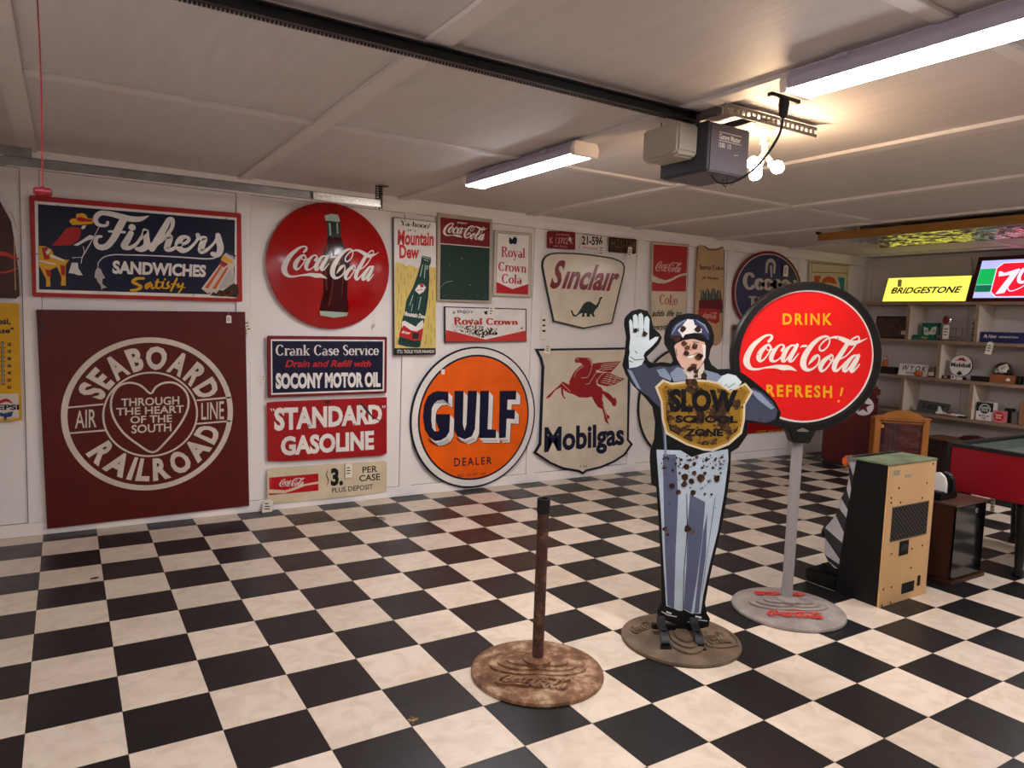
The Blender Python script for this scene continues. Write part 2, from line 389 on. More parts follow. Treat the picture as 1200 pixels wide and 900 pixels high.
JOINED = {'script_lettering', 'feather_line', 'wood_grain', 'letter_outline', 'letter_side', 'glove_line', 'dinosaur_emblem', 'horse_emblem', 'helmet_emblem', 'fishing_line', 'rim_line'}
def make_sign(S):
    rz = THETA if S['plane'] == 'face' else 0
    root = thing(S['name'], S['label'], S['cat'], S['o'], rz)
    th = S['th']; dome = S.get('dome'); acc = {}
    for ly in S['layers']:
        part, mk, lv, shapes = ly[:4]; m = enamel(mk); opt = ly[4] if len(ly) > 4 else {}
        if lv == 0:
            if shapes[0][0] == 'DOME':
                R, hh = dome; pr = [(R, 0), (R*1.004, -.008), (R, -.014)]+[(R*cos(a), -.014-hh*(1-cos(a)**2)) for a in [pi/2*k/14 for k in range(1, 14)]]+[(1e-7, -.014-hh)]
                MB().lathe(pr, n=72, axis='y').build(part, m, root, smooth=True)
            else:
                P = shape2d(shapes[0])[0][0]
                o = MB().prism(P, 'y', 0, -th).build(part, m, root, bevel=opt.get('bev', 0))
        else:
            y = (-.0150-.0008*lv) if dome else -th-0.0007*lv
            if part in JOINED: sheet(part, shapes, m, root, y, dome)
            else:
                specks = [s_ for s_ in shapes if s_[0] == 'R']; rest = [s_ for s_ in shapes if s_[0] != 'R']
                for s_ in rest:
                    if s_[0] == 'A' or (s_[0] == 'T' and False):
                        sheet(part, [s_], m, root, y, dome)
                    else: sheet(part, [s_], m, root, y, dome)
                if specks: stuff(sheet('rust_specks', specks, m, root, y, dome))
    return root
LOGO = [[204,822,21,225,889,24,230,963,18,209,988,14,172,956,21,126,852,30,85,733,39,53,585,46,32,437,51,25,304,53,39,185,44,71,108,25,117,99,17,172,133,13,228,156,21,274,163,33,320,141,44,366,138,37,402,99,21,430,55,4],[209,733,17,191,721,21,168,659,31,136,526,41,124,393,40,136,311,23,163,348,14,191,452,11,214,570,14,223,659,16,209,730,17],[182,659,8,195,597,11,228,600,10,246,630,10],[310,585,23,328,667,19,322,726,15,299,730,15,274,674,22,246,556,32,228,437,39,228,333,31,255,307,18,287,363,11,333,511,11],[416,716,13,389,716,16,356,630,28,333,511,37,320,393,39,320,304,23,343,326,14,366,437,9,393,556,9,421,689,9],[434,726,28,411,585,34,384,437,37,375,319,28,398,316,14,425,422,11,446,504,8],[460,664,5,478,698,18,508,706,18],[525,214,4,546,303,21,574,403,31,600,461,18,613,419,13,611,311,13,592,194,14,551,98,18,512,86,31,485,194,49,489,378,49,520,578,44,569,778,35,616,898,27,662,953,19,691,919,14,697,819,12,678,678,12,641,581,14,617,603,14,617,694,12,641,794,12,672,878,13,709,914,14,745,928,22,786,898,32,828,836,41,874,778,41,926,808,26,962,844,12,1001,906,3],[714,469,17,678,394,31,641,278,39,623,153,39,631,48,22,662,94,14,693,211,13,719,344,14,722,444,14,703,474,14],[693,394,9,709,324,11,750,328,11],[864,836,10,890,903,14,926,948,14,935,878,12,916,778,12,874,594,10,828,444,10,786,369,12],[848,794,31,817,644,36,781,461,39,745,278,41,734,111,39,755,58,22,791,161,14,828,294,11],[921,458,14,890,444,20,859,344,31,828,211,39,812,78,31,833,58,20,864,178,13,900,361,10],[931,453,28,905,294,39,874,111,39,879,28,20,910,111,13,939,228,8]]
SIGNS = [
{'key':'bot','name':'bottle_sign','label':'brown cola bottle shaped tin sign cut off by the left edge, above the yellow thermometer','cat':'sign','o':[-0.27,0.165,1.93],'plane':'wall','th':0.006,'layers':[['board','cola*2',0,[('P',[-430,-760,310,-760,350,-720,344,-400,310,-40,280,200,170,440,90,640,80,690,90,750,-90,750,-80,690,-90,640,-170,440,-280,200,-310,-40,-344,-400,-350,-720])]],['band','redworn*2',1,[('S',[88,-230,51,204,-207,52,332,-260,37]),('S',[83,-441,21,199,-439,21,329,-382,21])]],['cap','red*2',1,[('P',[-90,690,90,690,96,750,-96,750])]],['glint','tan*2',1,[('s',[286,334,10,333,114,10]),('s',[307,-1,10,307,-654,10])]]]},
{'key':'thermo','name':'thermometer_sign','label':'tall yellow tin thermometer sign with a red, white and blue cap emblem at its foot','cat':'sign','o':[-0.29,0.165,1.146],'plane':'wall','th':0.006,'layers':[['board','yellow*1',0,[('P',[-380,-750,380,-750,380,750,-380,750])]],['face','yellow*1',1,[('P',[-350,-720,350,-720,350,720,-350,720])]],['lower_panel','cream*1',2,[('P',[-350,-720,350,-720,350,-400,-350,-400])]],['emblem','red*1',3,[('S',[119,-525,28,172,-498,39,226,-484,40,282,-523,10])]],['emblem','blue*1',3,[('P',[152,-635,187,-651,291,-629,271,-694,221,-703,213,-747,192,-724,186,-691,150,-685])]],['lettering','navy',3,[('T','PEPSI','b',[57,-538,354,-547,352,-609,56,-598],0.035,0),('T','"Say Pepsi,','b',[-148,543,288,557,287,486,-150,466],0.03,0),('T','please"','b',[20,428,318,435,313,374,18,358],0.03,0)]],['tube','dkgrey',3,[('s',[200,264,23,191,-287,24])]],['tube','ltgrey',4,[('s',[200,254,8,192,-276,8])]],['scale_mark','navy',3,[('s',[172,243,6,232,243,6]),('s',[170,185,6,230,185,6]),('s',[169,126,6,229,127,6]),('s',[168,68,6,228,68,6]),('s',[166,10,6,226,10,6]),('s',[165,-48,6,225,-49,6]),('s',[164,-107,6,224,-107,6]),('s',[162,-165,6,222,-166,6]),('s',[161,-224,6,221,-225,6]),('s',[160,-282,6,220,-283,6]),('T','120','b',[248,248,289,248,288,209,247,209],0.03,0),('T','100','b',[246,157,287,157,286,118,245,118],0.03,0),('T','80','b',[244,66,285,66,284,27,243,27],0.03,0),('T','60','b',[242,-25,283,-25,282,-64,241,-64],0.03,0),('T','40','b',[240,-116,280,-116,280,-156,239,-155],0.03,0),('T','20','b',[238,-207,278,-208,278,-247,237,-247],0.03,0),('T','0','b',[235,-299,276,-300,276,-339,235,-338],0.03,0)]]]},
{'key':'fish','name':'framed_sign','label':'wide navy sign with white script, a fisherman and a sandwich in a rusty red frame','cat':'sign','o':[0.61,0.165,1.897],'plane':'wall','th':0.022,'layers':[['frame','redframe*2',0,[('P',[-1286,609,1263,654,1283,-620,-1276,-660])],{'bev':0.006}],['rim','white*2',1,[('P',[-1228,542,1200,583,1201,-571,-1232,-606])]],['panel','navy*1',2,[('P',[-1193,507,1175,548,1170,-526,-1202,-567])]],['script_lettering','white',3,[('S',[-424,357,36,-439,316,36,-494,306,39,-549,328,50,-562,398,59,-506,466,62,-409,472,66,-282,450,75,-154,428,76,-38,440,62,65,491,9]),('S',[-233,424,83,-298,290,88,-356,157,78,-442,42,75,-526,24,71,-567,76,53,-552,148,44,-503,165,33]),('S',[-412,239,24,-320,243,38,-228,245,30]),('S',[-153,239,69,-200,139,79,-237,59,79,-172,42,55,-85,109,40,-11,236,31]),('C',[-138,318,43]),('S',[-33,170,25,22,296,65,30,208,74,35,94,85,-27,37,77,-89,36,46]),('S',[32,78,34,121,134,31]),('S',[98,51,78,181,205,85,265,368,76,311,463,63,357,468,54,351,368,48,287,255,44,211,158,39]),('S',[166,122,39,257,220,66,325,234,73,298,133,79,286,63,71,362,72,48,454,163,35]),('S',[431,124,35,531,173,45,566,226,45,524,252,45,462,222,71,426,127,90,477,61,77,562,88,45,657,197,36,688,267,46]),('S',[680,291,59,704,248,59,775,254,59,739,170,85,722,71,79,799,94,46,895,200,33,944,298,47]),('S',[947,310,70,963,223,87,979,122,90,944,37,73,876,42,66])]],['fishing_line','white',3,[('S',[-546,-231,9,-536,-175,9,-472,-103,12,-359,-63,14,-188,-53,14,75,-41,14,376,-35,16,609,-34,16,782,-33,20,895,-14,20,947,31,17])]],['fish_picture','ltgrey',3,[('P',[-550,-239,-509,-268,-489,-330,-462,-376,-497,-394,-498,-458,-442,-503,-492,-514,-506,-538,-519,-475,-553,-429,-566,-383,-587,-384,-579,-304])]],['lettering','white',3,[('T','SANDWICHES','b',[-374,-152,790,-131,782,-281,-379,-304],0.045,0)]],['script_lettering','gold',3,[('S',[-9,-354,34,-90,-364,40,-138,-409,40,-76,-443,40,-40,-473,40,-91,-514,37,-161,-524,28]),('S',[79,-409,28,24,-445,34,30,-491,28,90,-425,25,95,-488,25,139,-464,16]),('S',[169,-363,28,146,-452,32,176,-483,22,209,-455,16]),('s',[132,-393,14,210,-397,14]),('S',[234,-392,29,224,-464,25,255,-473,16]),('C',[258,-353,14]),('S',[305,-383,22,285,-418,25,309,-453,29,264,-479,19]),('S',[408,-332,23,382,-392,29,330,-509,22]),('s',[331,-412,14,411,-416,14]),('S',[428,-406,26,420,-449,26,459,-435,23,485,-403,19]),('S',[485,-400,23,466,-471,24,427,-527,19]),('s',[474,-446,13,521,-455,10])]],['picture','gold*1',3,[('P',[-861,326,-831,364,-782,369,-781,425,-714,446,-672,429,-648,383,-605,387,-580,354,-606,317,-716,296,-826,281]),('P',[-1192,-15,-1128,-16,-1058,-52,-1036,-119,-930,-167,-870,-170,-907,-235,-911,-502,-965,-505,-957,-393,-1003,-270,-1087,-317,-1079,-525,-1126,-528,-1124,-431,-1180,-296,-1197,-269])]],['picture','red*1',4,[('P',[-782,376,-727,396,-654,375,-592,374,-618,344,-716,334,-765,336]),('P',[-1039,19,-972,108,-899,225,-826,260,-741,254,-730,185,-756,99,-842,21,-1046,-3]),('P',[-1163,-33,-1105,-28,-1078,-178,-1143,-183]),('P',[-1133,-307,-1069,-316,-1071,-414,-1112,-388]),('P',[-967,-240,-913,-250,-915,-376,-957,-365])]],['picture','white',5,[('P',[-818,23,-732,87,-632,173,-589,163,-596,127,-671,92,-770,20]),('P',[-729,248,-711,285,-674,296,-680,260,-711,236]),('P',[-840,-203,-773,-198,-768,-268,-720,-357,-776,-360,-812,-342,-878,-339,-859,-274]),('P',[-1071,-115,-918,-173,-924,-195,-1072,-150]),('P',[-1190,-193,-1014,-229,-1014,-246,-1190,-214]),('s',[-709,18,8,-697,-51,8,-717,-123,8,-833,-139,8]),('s',[-519,297,7,-570,186,8,-647,24,11,-723,-124,12,-737,-209,7]),('P',[-1123,-85,-1082,-40,-1071,-81,-1107,-125])]],['sandwich_picture','cream*1',3,[('P',[725,-456,963,-103,1025,52,1185,21,1159,-155,1170,-340,963,-514,820,-532])]],['sandwich_picture','orange*1',4,[('P',[770,-437,984,-107,1009,-116,811,-451]),('P',[871,-443,1061,-129,1087,-138,912,-457])]],['sandwich_picture','gold',4,[('P',[984,-21,1015,35,1149,-36,1128,-81])]],['sandwich_picture','red',5,[('P',[963,-93,989,-37,1087,-84,1025,-137])]],['sandwich_picture','dkgrey',5,[('P',[1030,58,1061,108,1191,48,1165,-13])]],['sandwich_picture','ltgrey',4,[('P',[943,-439,1107,-158,1159,-264,1160,-362,1025,-435])]],['rust_patch','rust*3',6,[('P',[841,-547,881,-496,922,-516,963,-460,1025,-478,1087,-421,1149,-363,1212,-370,1233,-468,1212,-557]),('R',[621,-509,1233,-479,1233,-413,1212,-568,620,-552],12,0.003,0.008,5)]],['lettering','white',6,[('T','FISHERS','b',[1048,70,1170,20,1159,-5,1037,45],0.02,0)]]]},
{'key':'sea','name':'panel_sign','label':'huge dark maroon square sign with cream ring lettering around a heart, lowest on the left','cat':'sign','o':[0.64,0.165,0.765],'plane':'wall','th':0.012,'layers':[['panel','maroon*1',0,[('P',[-1299,1439,1264,1501,1328,-1409,-1236,-1443])]],['ring','cream',1,[('O',[19,32,1075,1001]),('O',[17,30,599,575])]],['heart','cream',1,[('SC',[6,324,27,-110,437,27,-253,480,27,-395,422,26,-474,243,26,-453,21,26,-332,-208,27,-154,-382,27,28,-506,28,179,-382,28,370,-140,28,486,109,28,468,321,28,335,458,28,185,473,28,73,413,27])]],['bar','cream',1,[('s',[-984,161,22,-565,194,22]),('s',[-967,-182,22,-549,-164,23]),('s',[596,212,24,1063,242,25]),('s',[594,-129,25,1063,-107,25])]],['arc_lettering','cream',1,[('A','SEABOARD',[19,32],645,930,160,17,0.045),('A','RAILROAD',[19,32],930,645,212,345,0.045)]],['lettering','cream',1,[('T','THROUGH','b',[-355,260,372,273,372,164,-356,159],0.02,0),('T','THE HEART','b',[-416,133,429,145,428,44,-417,36],0.02,0),('T','OF THE','b',[-247,13,276,16,275,-85,-248,-81],0.02,0),('T','SOUTH','b',[-234,-111,267,-109,267,-215,-235,-221],0.02,0),('T','AIR','b',[-896,110,-649,129,-652,-111,-899,-118],0.01,0),('T','LINE','b',[662,167,970,188,969,-73,661,-68],0.01,0)]],['scratch','dkgrey',1,[('s',[-1262,1426,21,-1250,1238,17,-1271,973,10]),('s',[-1086,1413,5,-1253,1049,5])]]]},
{'key':'button','name':'button_sign','label':'round domed red button sign with a bottle and white script on the wall','cat':'sign','o':[1.906,0.165,1.89],'plane':'wall','th':0.006,'layers':[['dome','buttonred',0,[('DOME',)]],['bottle_picture','bottlecola',1,[('P',[-108,431,116,445,134,343,206,219,249,65,232,-94,216,-253,221,-463,268,-620,253,-732,-194,-737,-191,-612,-158,-429,-169,-223,-198,33,-168,215,-122,321])]],['bottle_picture','bottlegreen',1,[('P',[-100,682,105,690,116,440,-105,426])]],['bottle_picture','palegreen',2,[('P',[-127,756,-22,792,84,791,107,716,99,677,-121,680]),('P',[-190,-695,261,-706,248,-759,38,-792,-176,-763]),('s',[-60,648,26,-58,456,26]),('s',[59,660,21,56,492,21])]],['bottle_picture','darkred',2,[('s',[-109,323,26,-159,62,31,-109,-375,32]),('s',[-15,253,21,-22,-266,21,-58,-607,37]),('s',[149,58,21,129,-468,21])]],['script_lettering','white',3,[('K',[-772,250,758,320,750,-198,-769,-253])]]],'dome':[0.483,0.095]},
{'key':'crank','name':'framed_sign','label':'navy service sign with white and red lettering in a dark red frame','cat':'sign','o':[1.92,0.165,1.11],'plane':'wall','th':0.016,'layers':[['frame','maroonred*1',0,[('P',[-981,467,925,485,936,-442,-967,-466])],{'bev':0.005}],['rim','white*1',1,[('P',[-929,415,879,433,888,-406,-919,-423])]],['panel','navy*1',2,[('P',[-910,390,854,409,862,-378,-900,-398])]],['lettering','white',3,[('T','Crank Case Service','s',[-858,334,783,347,787,184,-857,171],0,0),('T','SOCONY MOTOR OIL','b',[-856,-113,821,-113,825,-319,-854,-319],0.055,0)]],['lettering','redletter',3,[('T','Drain and Refill with','b',[-717,101,653,95,654,-3,-717,-3],0.02,0.3)]]]},
{'key':'std','name':'tin_sign','label':'red enamel gasoline sign with white capitals between the navy and the cream sign','cat':'sign','o':[1.92,0.165,0.607],'plane':'wall','th':0.005,'layers':[['panel','redenamel*2',0,[('P',[-977,462,-863,474,947,493,966,-444,864,-479,19,-470,-733,-457,-961,-431])]],['lettering','white*2',1,[('T','STANDARD','b',[-869,357,866,356,871,79,-867,46],0.045,0),('T','GASOLINE','b',[-767,-88,736,-71,741,-349,-765,-348],0.045,0),('s',[-919,371,22,-900,326,9]),('s',[-881,370,22,-863,324,9]),('s',[884,356,25,874,315,11]),('s',[920,355,25,910,313,11])]],['scrape','dkgrey*2',2,[('s',[489,420,21,597,297,42,706,172,21,926,59,7]),('P',[-126,462,7,465,-42,403]),('R',[-971,475,947,493,948,423,-965,401],14,0.002,0.007,3),('R',[-971,475,-910,473,-905,-419,-961,-415],10,0.002,0.006,4)]]]},
{'key':'price','name':'tin_sign','label':'cream price sign with a red logo block, lowest below the red button sign','cat':'sign','o':[1.92,0.165,0.19],'plane':'wall','th':0.005,'layers':[['panel','oldcream*1',0,[('P',[-967,243,-951,274,-905,286,-47,278,902,264,946,251,969,224,978,-219,960,-253,913,-266,27,-281,-918,-272,-955,-261,-964,-228])]],['logo_panel','cokered',1,[('P',[-939,142,-180,142,-177,-134,-938,-131])]],['ribbon','oldcream',2,[('P',[-950,-38,-690,-77,-568,-47,-409,-8,-166,16,-166,-21,-391,-37,-567,-92,-707,-124,-950,-100])]],['script_lettering','white',3,[('K',[-789,99,-389,108,-391,-40,-785,-21])]],['lettering','black',1,[('T','3.','b',[19,188,221,182,224,-66,22,-60],0.05,0),('T','PER','b',[546,188,801,193,803,88,548,90],0.015,0),('T','CASE','b',[494,51,853,55,855,-51,495,-44],0.015,0),('T','PLUS DEPOSIT','b',[43,-114,733,-113,735,-194,44,-192],0.01,0),('S',[-34,179,9,-48,97,15,-21,30,15,-33,-61,9])]]]},
{'key':'dew','name':'tin_sign','label':'tall narrow sign with red hand lettering and a leaning green bottle on yellow','cat':'sign','o':[2.633,0.165,1.76],'plane':'wall','th':0.02,'layers':[['board','dkgrey',0,[('P',[-438,1116,327,1115,379,-1102,-375,-1119])]],['face','white',1,[('P',[-429,1107,324,1106,376,-993,-368,-1000])]],['wood_field','straw',2,[('P',[-398,361,-378,393,-288,403,-212,346,-137,379,-13,332,219,365,345,356,378,-993,-365,-1000])]],['footer','black',1,[('P',[-369,-997,376,-990,379,-1102,-369,-1115])]],['lettering','white',2,[('T',"IT'LL TICKLE YOUR INNARDS!",'b',[-324,-1028,351,-1025,353,-1073,-323,-1084],0.02,0)]],['wood_grain','darkstraw',3,[('s',[-346,310,7,-338,227,7]),('s',[-284,231,7,-286,106,7]),('s',[-250,385,7,-234,331,7]),('s',[-204,347,7,-191,292,7]),('s',[-326,62,7,-317,-104,7]),('s',[-222,151,7,-223,40,7]),('s',[-164,238,7,-154,155,7]),('s',[-110,214,7,-105,144,7]),('s',[-52,329,7,-43,274,7]),('s',[-277,-116,7,-268,-311,7]),('s',[-335,-188,7,-336,-411,7]),('s',[-188,-42,7,-180,-167,7]),('s',[255,180,7,265,53,7]),('s',[316,241,8,322,155,8]),('s',[292,-17,8,292,-189,8]),('s',[233,-163,7,240,-319,8]),('s',[316,-302,8,326,-503,8]),('s',[225,-449,8,224,-664,8]),('s',[276,-590,8,284,-720,8]),('s',[341,-661,8,349,-834,8]),('s',[186,-765,8,196,-923,8]),('s',[282,-806,8,280,-936,8]),('s',[-312,-536,7,-304,-704,7]),('s',[-336,-817,7,-331,-943,7]),('s',[165,-880,8,172,-966,8]),('s',[-286,-367,7,-281,-451,7])]],['bottle_picture','dewgreen',4,[('P',[74,538,152,533,246,519,243,434,211,368,226,192,213,-135,183,-350,137,-594,125,-737,84,-974,19,-989,-181,-970,-307,-940,-317,-887,-291,-802,-252,-534,-210,-393,-184,-209,-67,20,5,221,54,393,65,450])]],['bottle_picture','palegreen',5,[('s',[96,396,15,55,196,15]),('s',[143,399,13,130,172,13]),('s',[179,387,24,170,316,21]),('s',[-67,-120,12,-124,-291,15]),('s',[76,-141,16,35,-356,15]),('s',[-68,-261,10,-91,-388,10]),('s',[74,520,12,239,497,12]),('s',[114,481,12,200,459,12])]],['bottle_picture','dewdark',5,[('s',[196,332,15,192,-93,21,152,-380,15]),('s',[-4,-32,15,-43,-358,21]),('s',[-260,-858,15,49,-925,15])]],['badge','white',6,[('P',[-35,-34,24,54,101,86,165,19,120,-54,44,-101])]],['badge','redletter',7,[('P',[47,62,101,86,126,31,72,14]),('s',[-4,-39,12,103,-13,9])]],['lettering','white',6,[('T','Mountain Dew','b',[-210,-393,177,-436,163,-501,-216,-456],0.05,0)]],['label','white',6,[('P',[-252,-562,-206,-544,-5,-641,40,-582,117,-523,137,-594,110,-738,-264,-689])]],['label','redletter',7,[('P',[-264,-668,-220,-618,-96,-699,13,-718,120,-659,123,-766,86,-867,-30,-869,-299,-802,-293,-746])]],['label','dkgrey',8,[('P',[-64,-734,60,-742,47,-839,-69,-841])]],['lettering','white',8,[('T','draw','b',[-248,-703,-95,-721,-110,-770,-263,-745],0.03,0)]],['lettering','black',2,[('T','Ya-hooo!','s',[-318,1083,223,1077,221,992,-317,1001],0,0),('T',"it's",'s',[-193,956,-29,951,-31,923,-192,921],0,0)]],['lettering','dewred',3,[('T','Mountain','b',[-362,912,282,938,287,727,-360,691],0.035,0.05),('T','Dew','b',[-336,679,27,687,26,496,-320,477],0.035,0.05)]]]},
{'key':'menu','name':'menu_board','label':'green blackboard sign with a red logo header in a worn metal frame','cat':'sign','o':[3.09,0.165,2.037],'plane':'wall','th':0.014,'layers':[['frame','frame*2',0,[('P',[-562,722,503,718,542,-730,-537,-752])],{'bev':0.004}],['header','maroonred',1,[('P',[-509,650,454,657,463,228,-490,216])]],['header_line','white',2,[('s',[-490,213,13,463,225,14])]],['blackboard','boardgreen',1,[('P',[-490,210,463,222,482,-701,-477,-719])]],['script_lettering','white',2,[('K',[-460,578,399,577,401,329,-447,340])]],['lettering','white',2,[('T','ENJOY','b',[-182,606,6,606,7,582,-181,582],0.03,0)]],['chalk_mark','ltgrey',2,[('S',[-466,-515,5,-384,-434,6,-247,-396,5]),('s',[-325,-112,5,-307,-141,3]),('s',[-87,12,5,-72,-17,5]),('s',[69,-440,5,122,-452,5]),('R',[-446,-620,435,-609,437,-687,-444,-711],14,0.0015,0.003,9)]]]},
{'key':'royalv','name':'framed_sign','label':'small upright white sign with red serif lettering and a red chevron foot','cat':'sign','o':[3.578,0.165,2.028],'plane':'wall','th':0.014,'layers':[['frame','frame*2',0,[('P',[-430,556,366,574,401,-585,-420,-591])],{'bev':0.004}],['rim','cream*1',1,[('P',[-400,537,339,552,369,-567,-395,-571])]],['rim_line','dkgrey',2,[('s',[-366,516,7,305,529,7,332,-542,7,-366,-550,7,-366,516,7])]],['face','white',3,[('P',[-354,504,294,519,320,-533,-352,-540])]],['chevron','cokered',4,[('P',[-355,-344,-16,-453,316,-344,320,-533,-352,-540])]],['lettering','redletter',4,[('T','Royal','s',[-279,284,222,287,230,120,-272,105],0,0),('T','Crown','s',[-324,16,265,16,264,-146,-326,-145],0,0),('T','Cola','s',[-249,-194,177,-190,176,-352,-247,-360],0,0)]],['crown_emblem','navy',4,[('P',[-118,466,-59,423,-5,485,46,449,38,362,1,340,-37,355,-93,332,-125,370])]]]},
{'key':'royalh','name':'tin_sign','label':'wide white and red cola sign pitted with brown rust, below the green blackboard sign','cat':'sign','o':[3.337,0.165,1.475],'plane':'wall','th':0.008,'layers':[['board','dkgrey*1',0,[('P',[-881,291,791,312,822,-285,-856,-328])]],['face','white*2',1,[('P',[-854,273,768,294,796,-274,-831,-311])]],['chevron','redworn*2',2,[('P',[-832,-108,-47,-261,808,-80,817,-281,-840,-311])]],['lettering','redworn',3,[('T','Royal Crown','s',[-696,111,610,118,611,15,-685,-15],0.03,0)]],['lettering','rust',3,[('T','Cola','s',[-290,-91,188,-87,191,-174,-287,-183],0.03,0)]],['lettering','navy',3,[('T','ENJOY','b',[-624,235,-309,233,-312,192,-626,188],0.02,0)]],['crown_emblem','navy',3,[('P',[-97,251,-65,231,-31,260,-31,184,-63,176,-92,196])]],['rust_patch','rust*2',4,[('R',[-601,-24,-198,-27,187,-59,126,-172,-96,-232,-350,-181,-583,-105],260,0.002,0.01,11),('R',[-829,24,-510,-8,-95,-259,-504,-198,-810,-110],90,0.0015,0.006,12),('R',[-843,276,772,297,779,-74,-825,-83],25,0.0015,0.004,13)]]]},
{'key':'plate_r','name':'license_plate','label':'dark red license plate, leftmost of three above the green-bordered sign','cat':'license plate','o':[4.103,0.165,2.285],'plane':'wall','th':0.004,'layers':[['plate','maroonred*1',0,[('P',[-340,118,-313,139,271,172,301,155,317,-144,288,-158,-317,-177,-333,-159])]],['lettering','pinkish',1,[('T','K 13702 K','b',[-280,26,258,54,264,-56,-275,-86],0.0,0),('T','WYOMING','b',[-153,98,168,120,169,92,-152,71],0.0,0),('T','1950  TRUCK','b',[-181,-111,131,-101,133,-131,-179,-142],0.0,0)]],['sticker','white',2,[('P',[146,64,199,69,203,-7,161,-11])]]]},
{'key':'plate_w','name':'license_plate','label':'bent white license plate with black numerals, middle of three in a row','cat':'license plate','o':[4.478,0.165,2.295],'plane':'wall','th':0.004,'layers':[['plate','white*2',0,[('P',[-287,130,340,145,303,70,233,-126,-356,-150,-332,-47])]],['lettering','black',1,[('T','21-596','b',[-290,88,208,117,211,-36,-288,-59],0.03,0),('s',[-283,127,7,330,142,7]),('s',[-346,-144,7,-303,-45,9,-283,65,7])]],['lettering','cokered',1,[('T','IDAHO','b',[-251,-99,89,-98,90,-125,-249,-130],0.02,0)]]]},
{'key':'plate_b','name':'license_plate','label':'rusty brown license plate with faint numerals, rightmost of three in a row','cat':'license plate','o':[4.85,0.165,2.297],'plane':'wall','th':0.004,'layers':[['plate','rust*3',0,[('P',[-358,129,304,151,327,133,333,-127,291,-144,-355,-157,-372,-127,-377,111])]],['lettering','ltrust',1,[('T','H21-104','b',[-309,101,295,122,302,-48,-299,-65],0.0,0)]]]},
{'key':'sinc','name':'shaped_sign','label':'cream shaped sign with slanting red lettering above a small green dinosaur','cat':'sign','o':[4.44,0.165,1.79],'plane':'wall','th':0.012,'layers':[['board','darkgreen',0,[('P',[-1115,484,-1109,572,-1049,663,-945,720,-795,749,-443,772,-126,778,223,769,534,756,731,714,832,666,874,584,858,451,616,-533,-94,-654,-813,-533,-974,-16,-1102,415])]],['face','signcream',1,[('P',[-1083,487,-1077,566,-1025,646,-933,696,-791,723,-443,745,-128,751,220,741,526,728,715,688,802,646,837,579,821,454,585,-510,-94,-626,-786,-510,-943,-9,-1070,422])]],['lettering','sincred',2,[('T','S','b',[-786,581,-567,593,-693,109,-932,101],0.035,0),('T','ınclaır','b',[-493,541,805,589,638,125,-649,111],0.035,0.0)]],['dinosaur_emblem','dinogreen',2,[('P',[-421,-304,-375,-312,-356,-365,-302,-400,-247,-362,-184,-268,-120,-174,-53,-131,39,-122,124,-164,184,-189,239,-122,259,-48,292,-18,340,-25,330,-48,296,-74,276,-139,233,-224,166,-283,134,-348,173,-412,121,-414,76,-360,42,-370,56,-416,-37,-419,-36,-354,-87,-356,-83,-420,-153,-422,-133,-348,-201,-369,-290,-427,-358,-420,-395,-367])]]]},
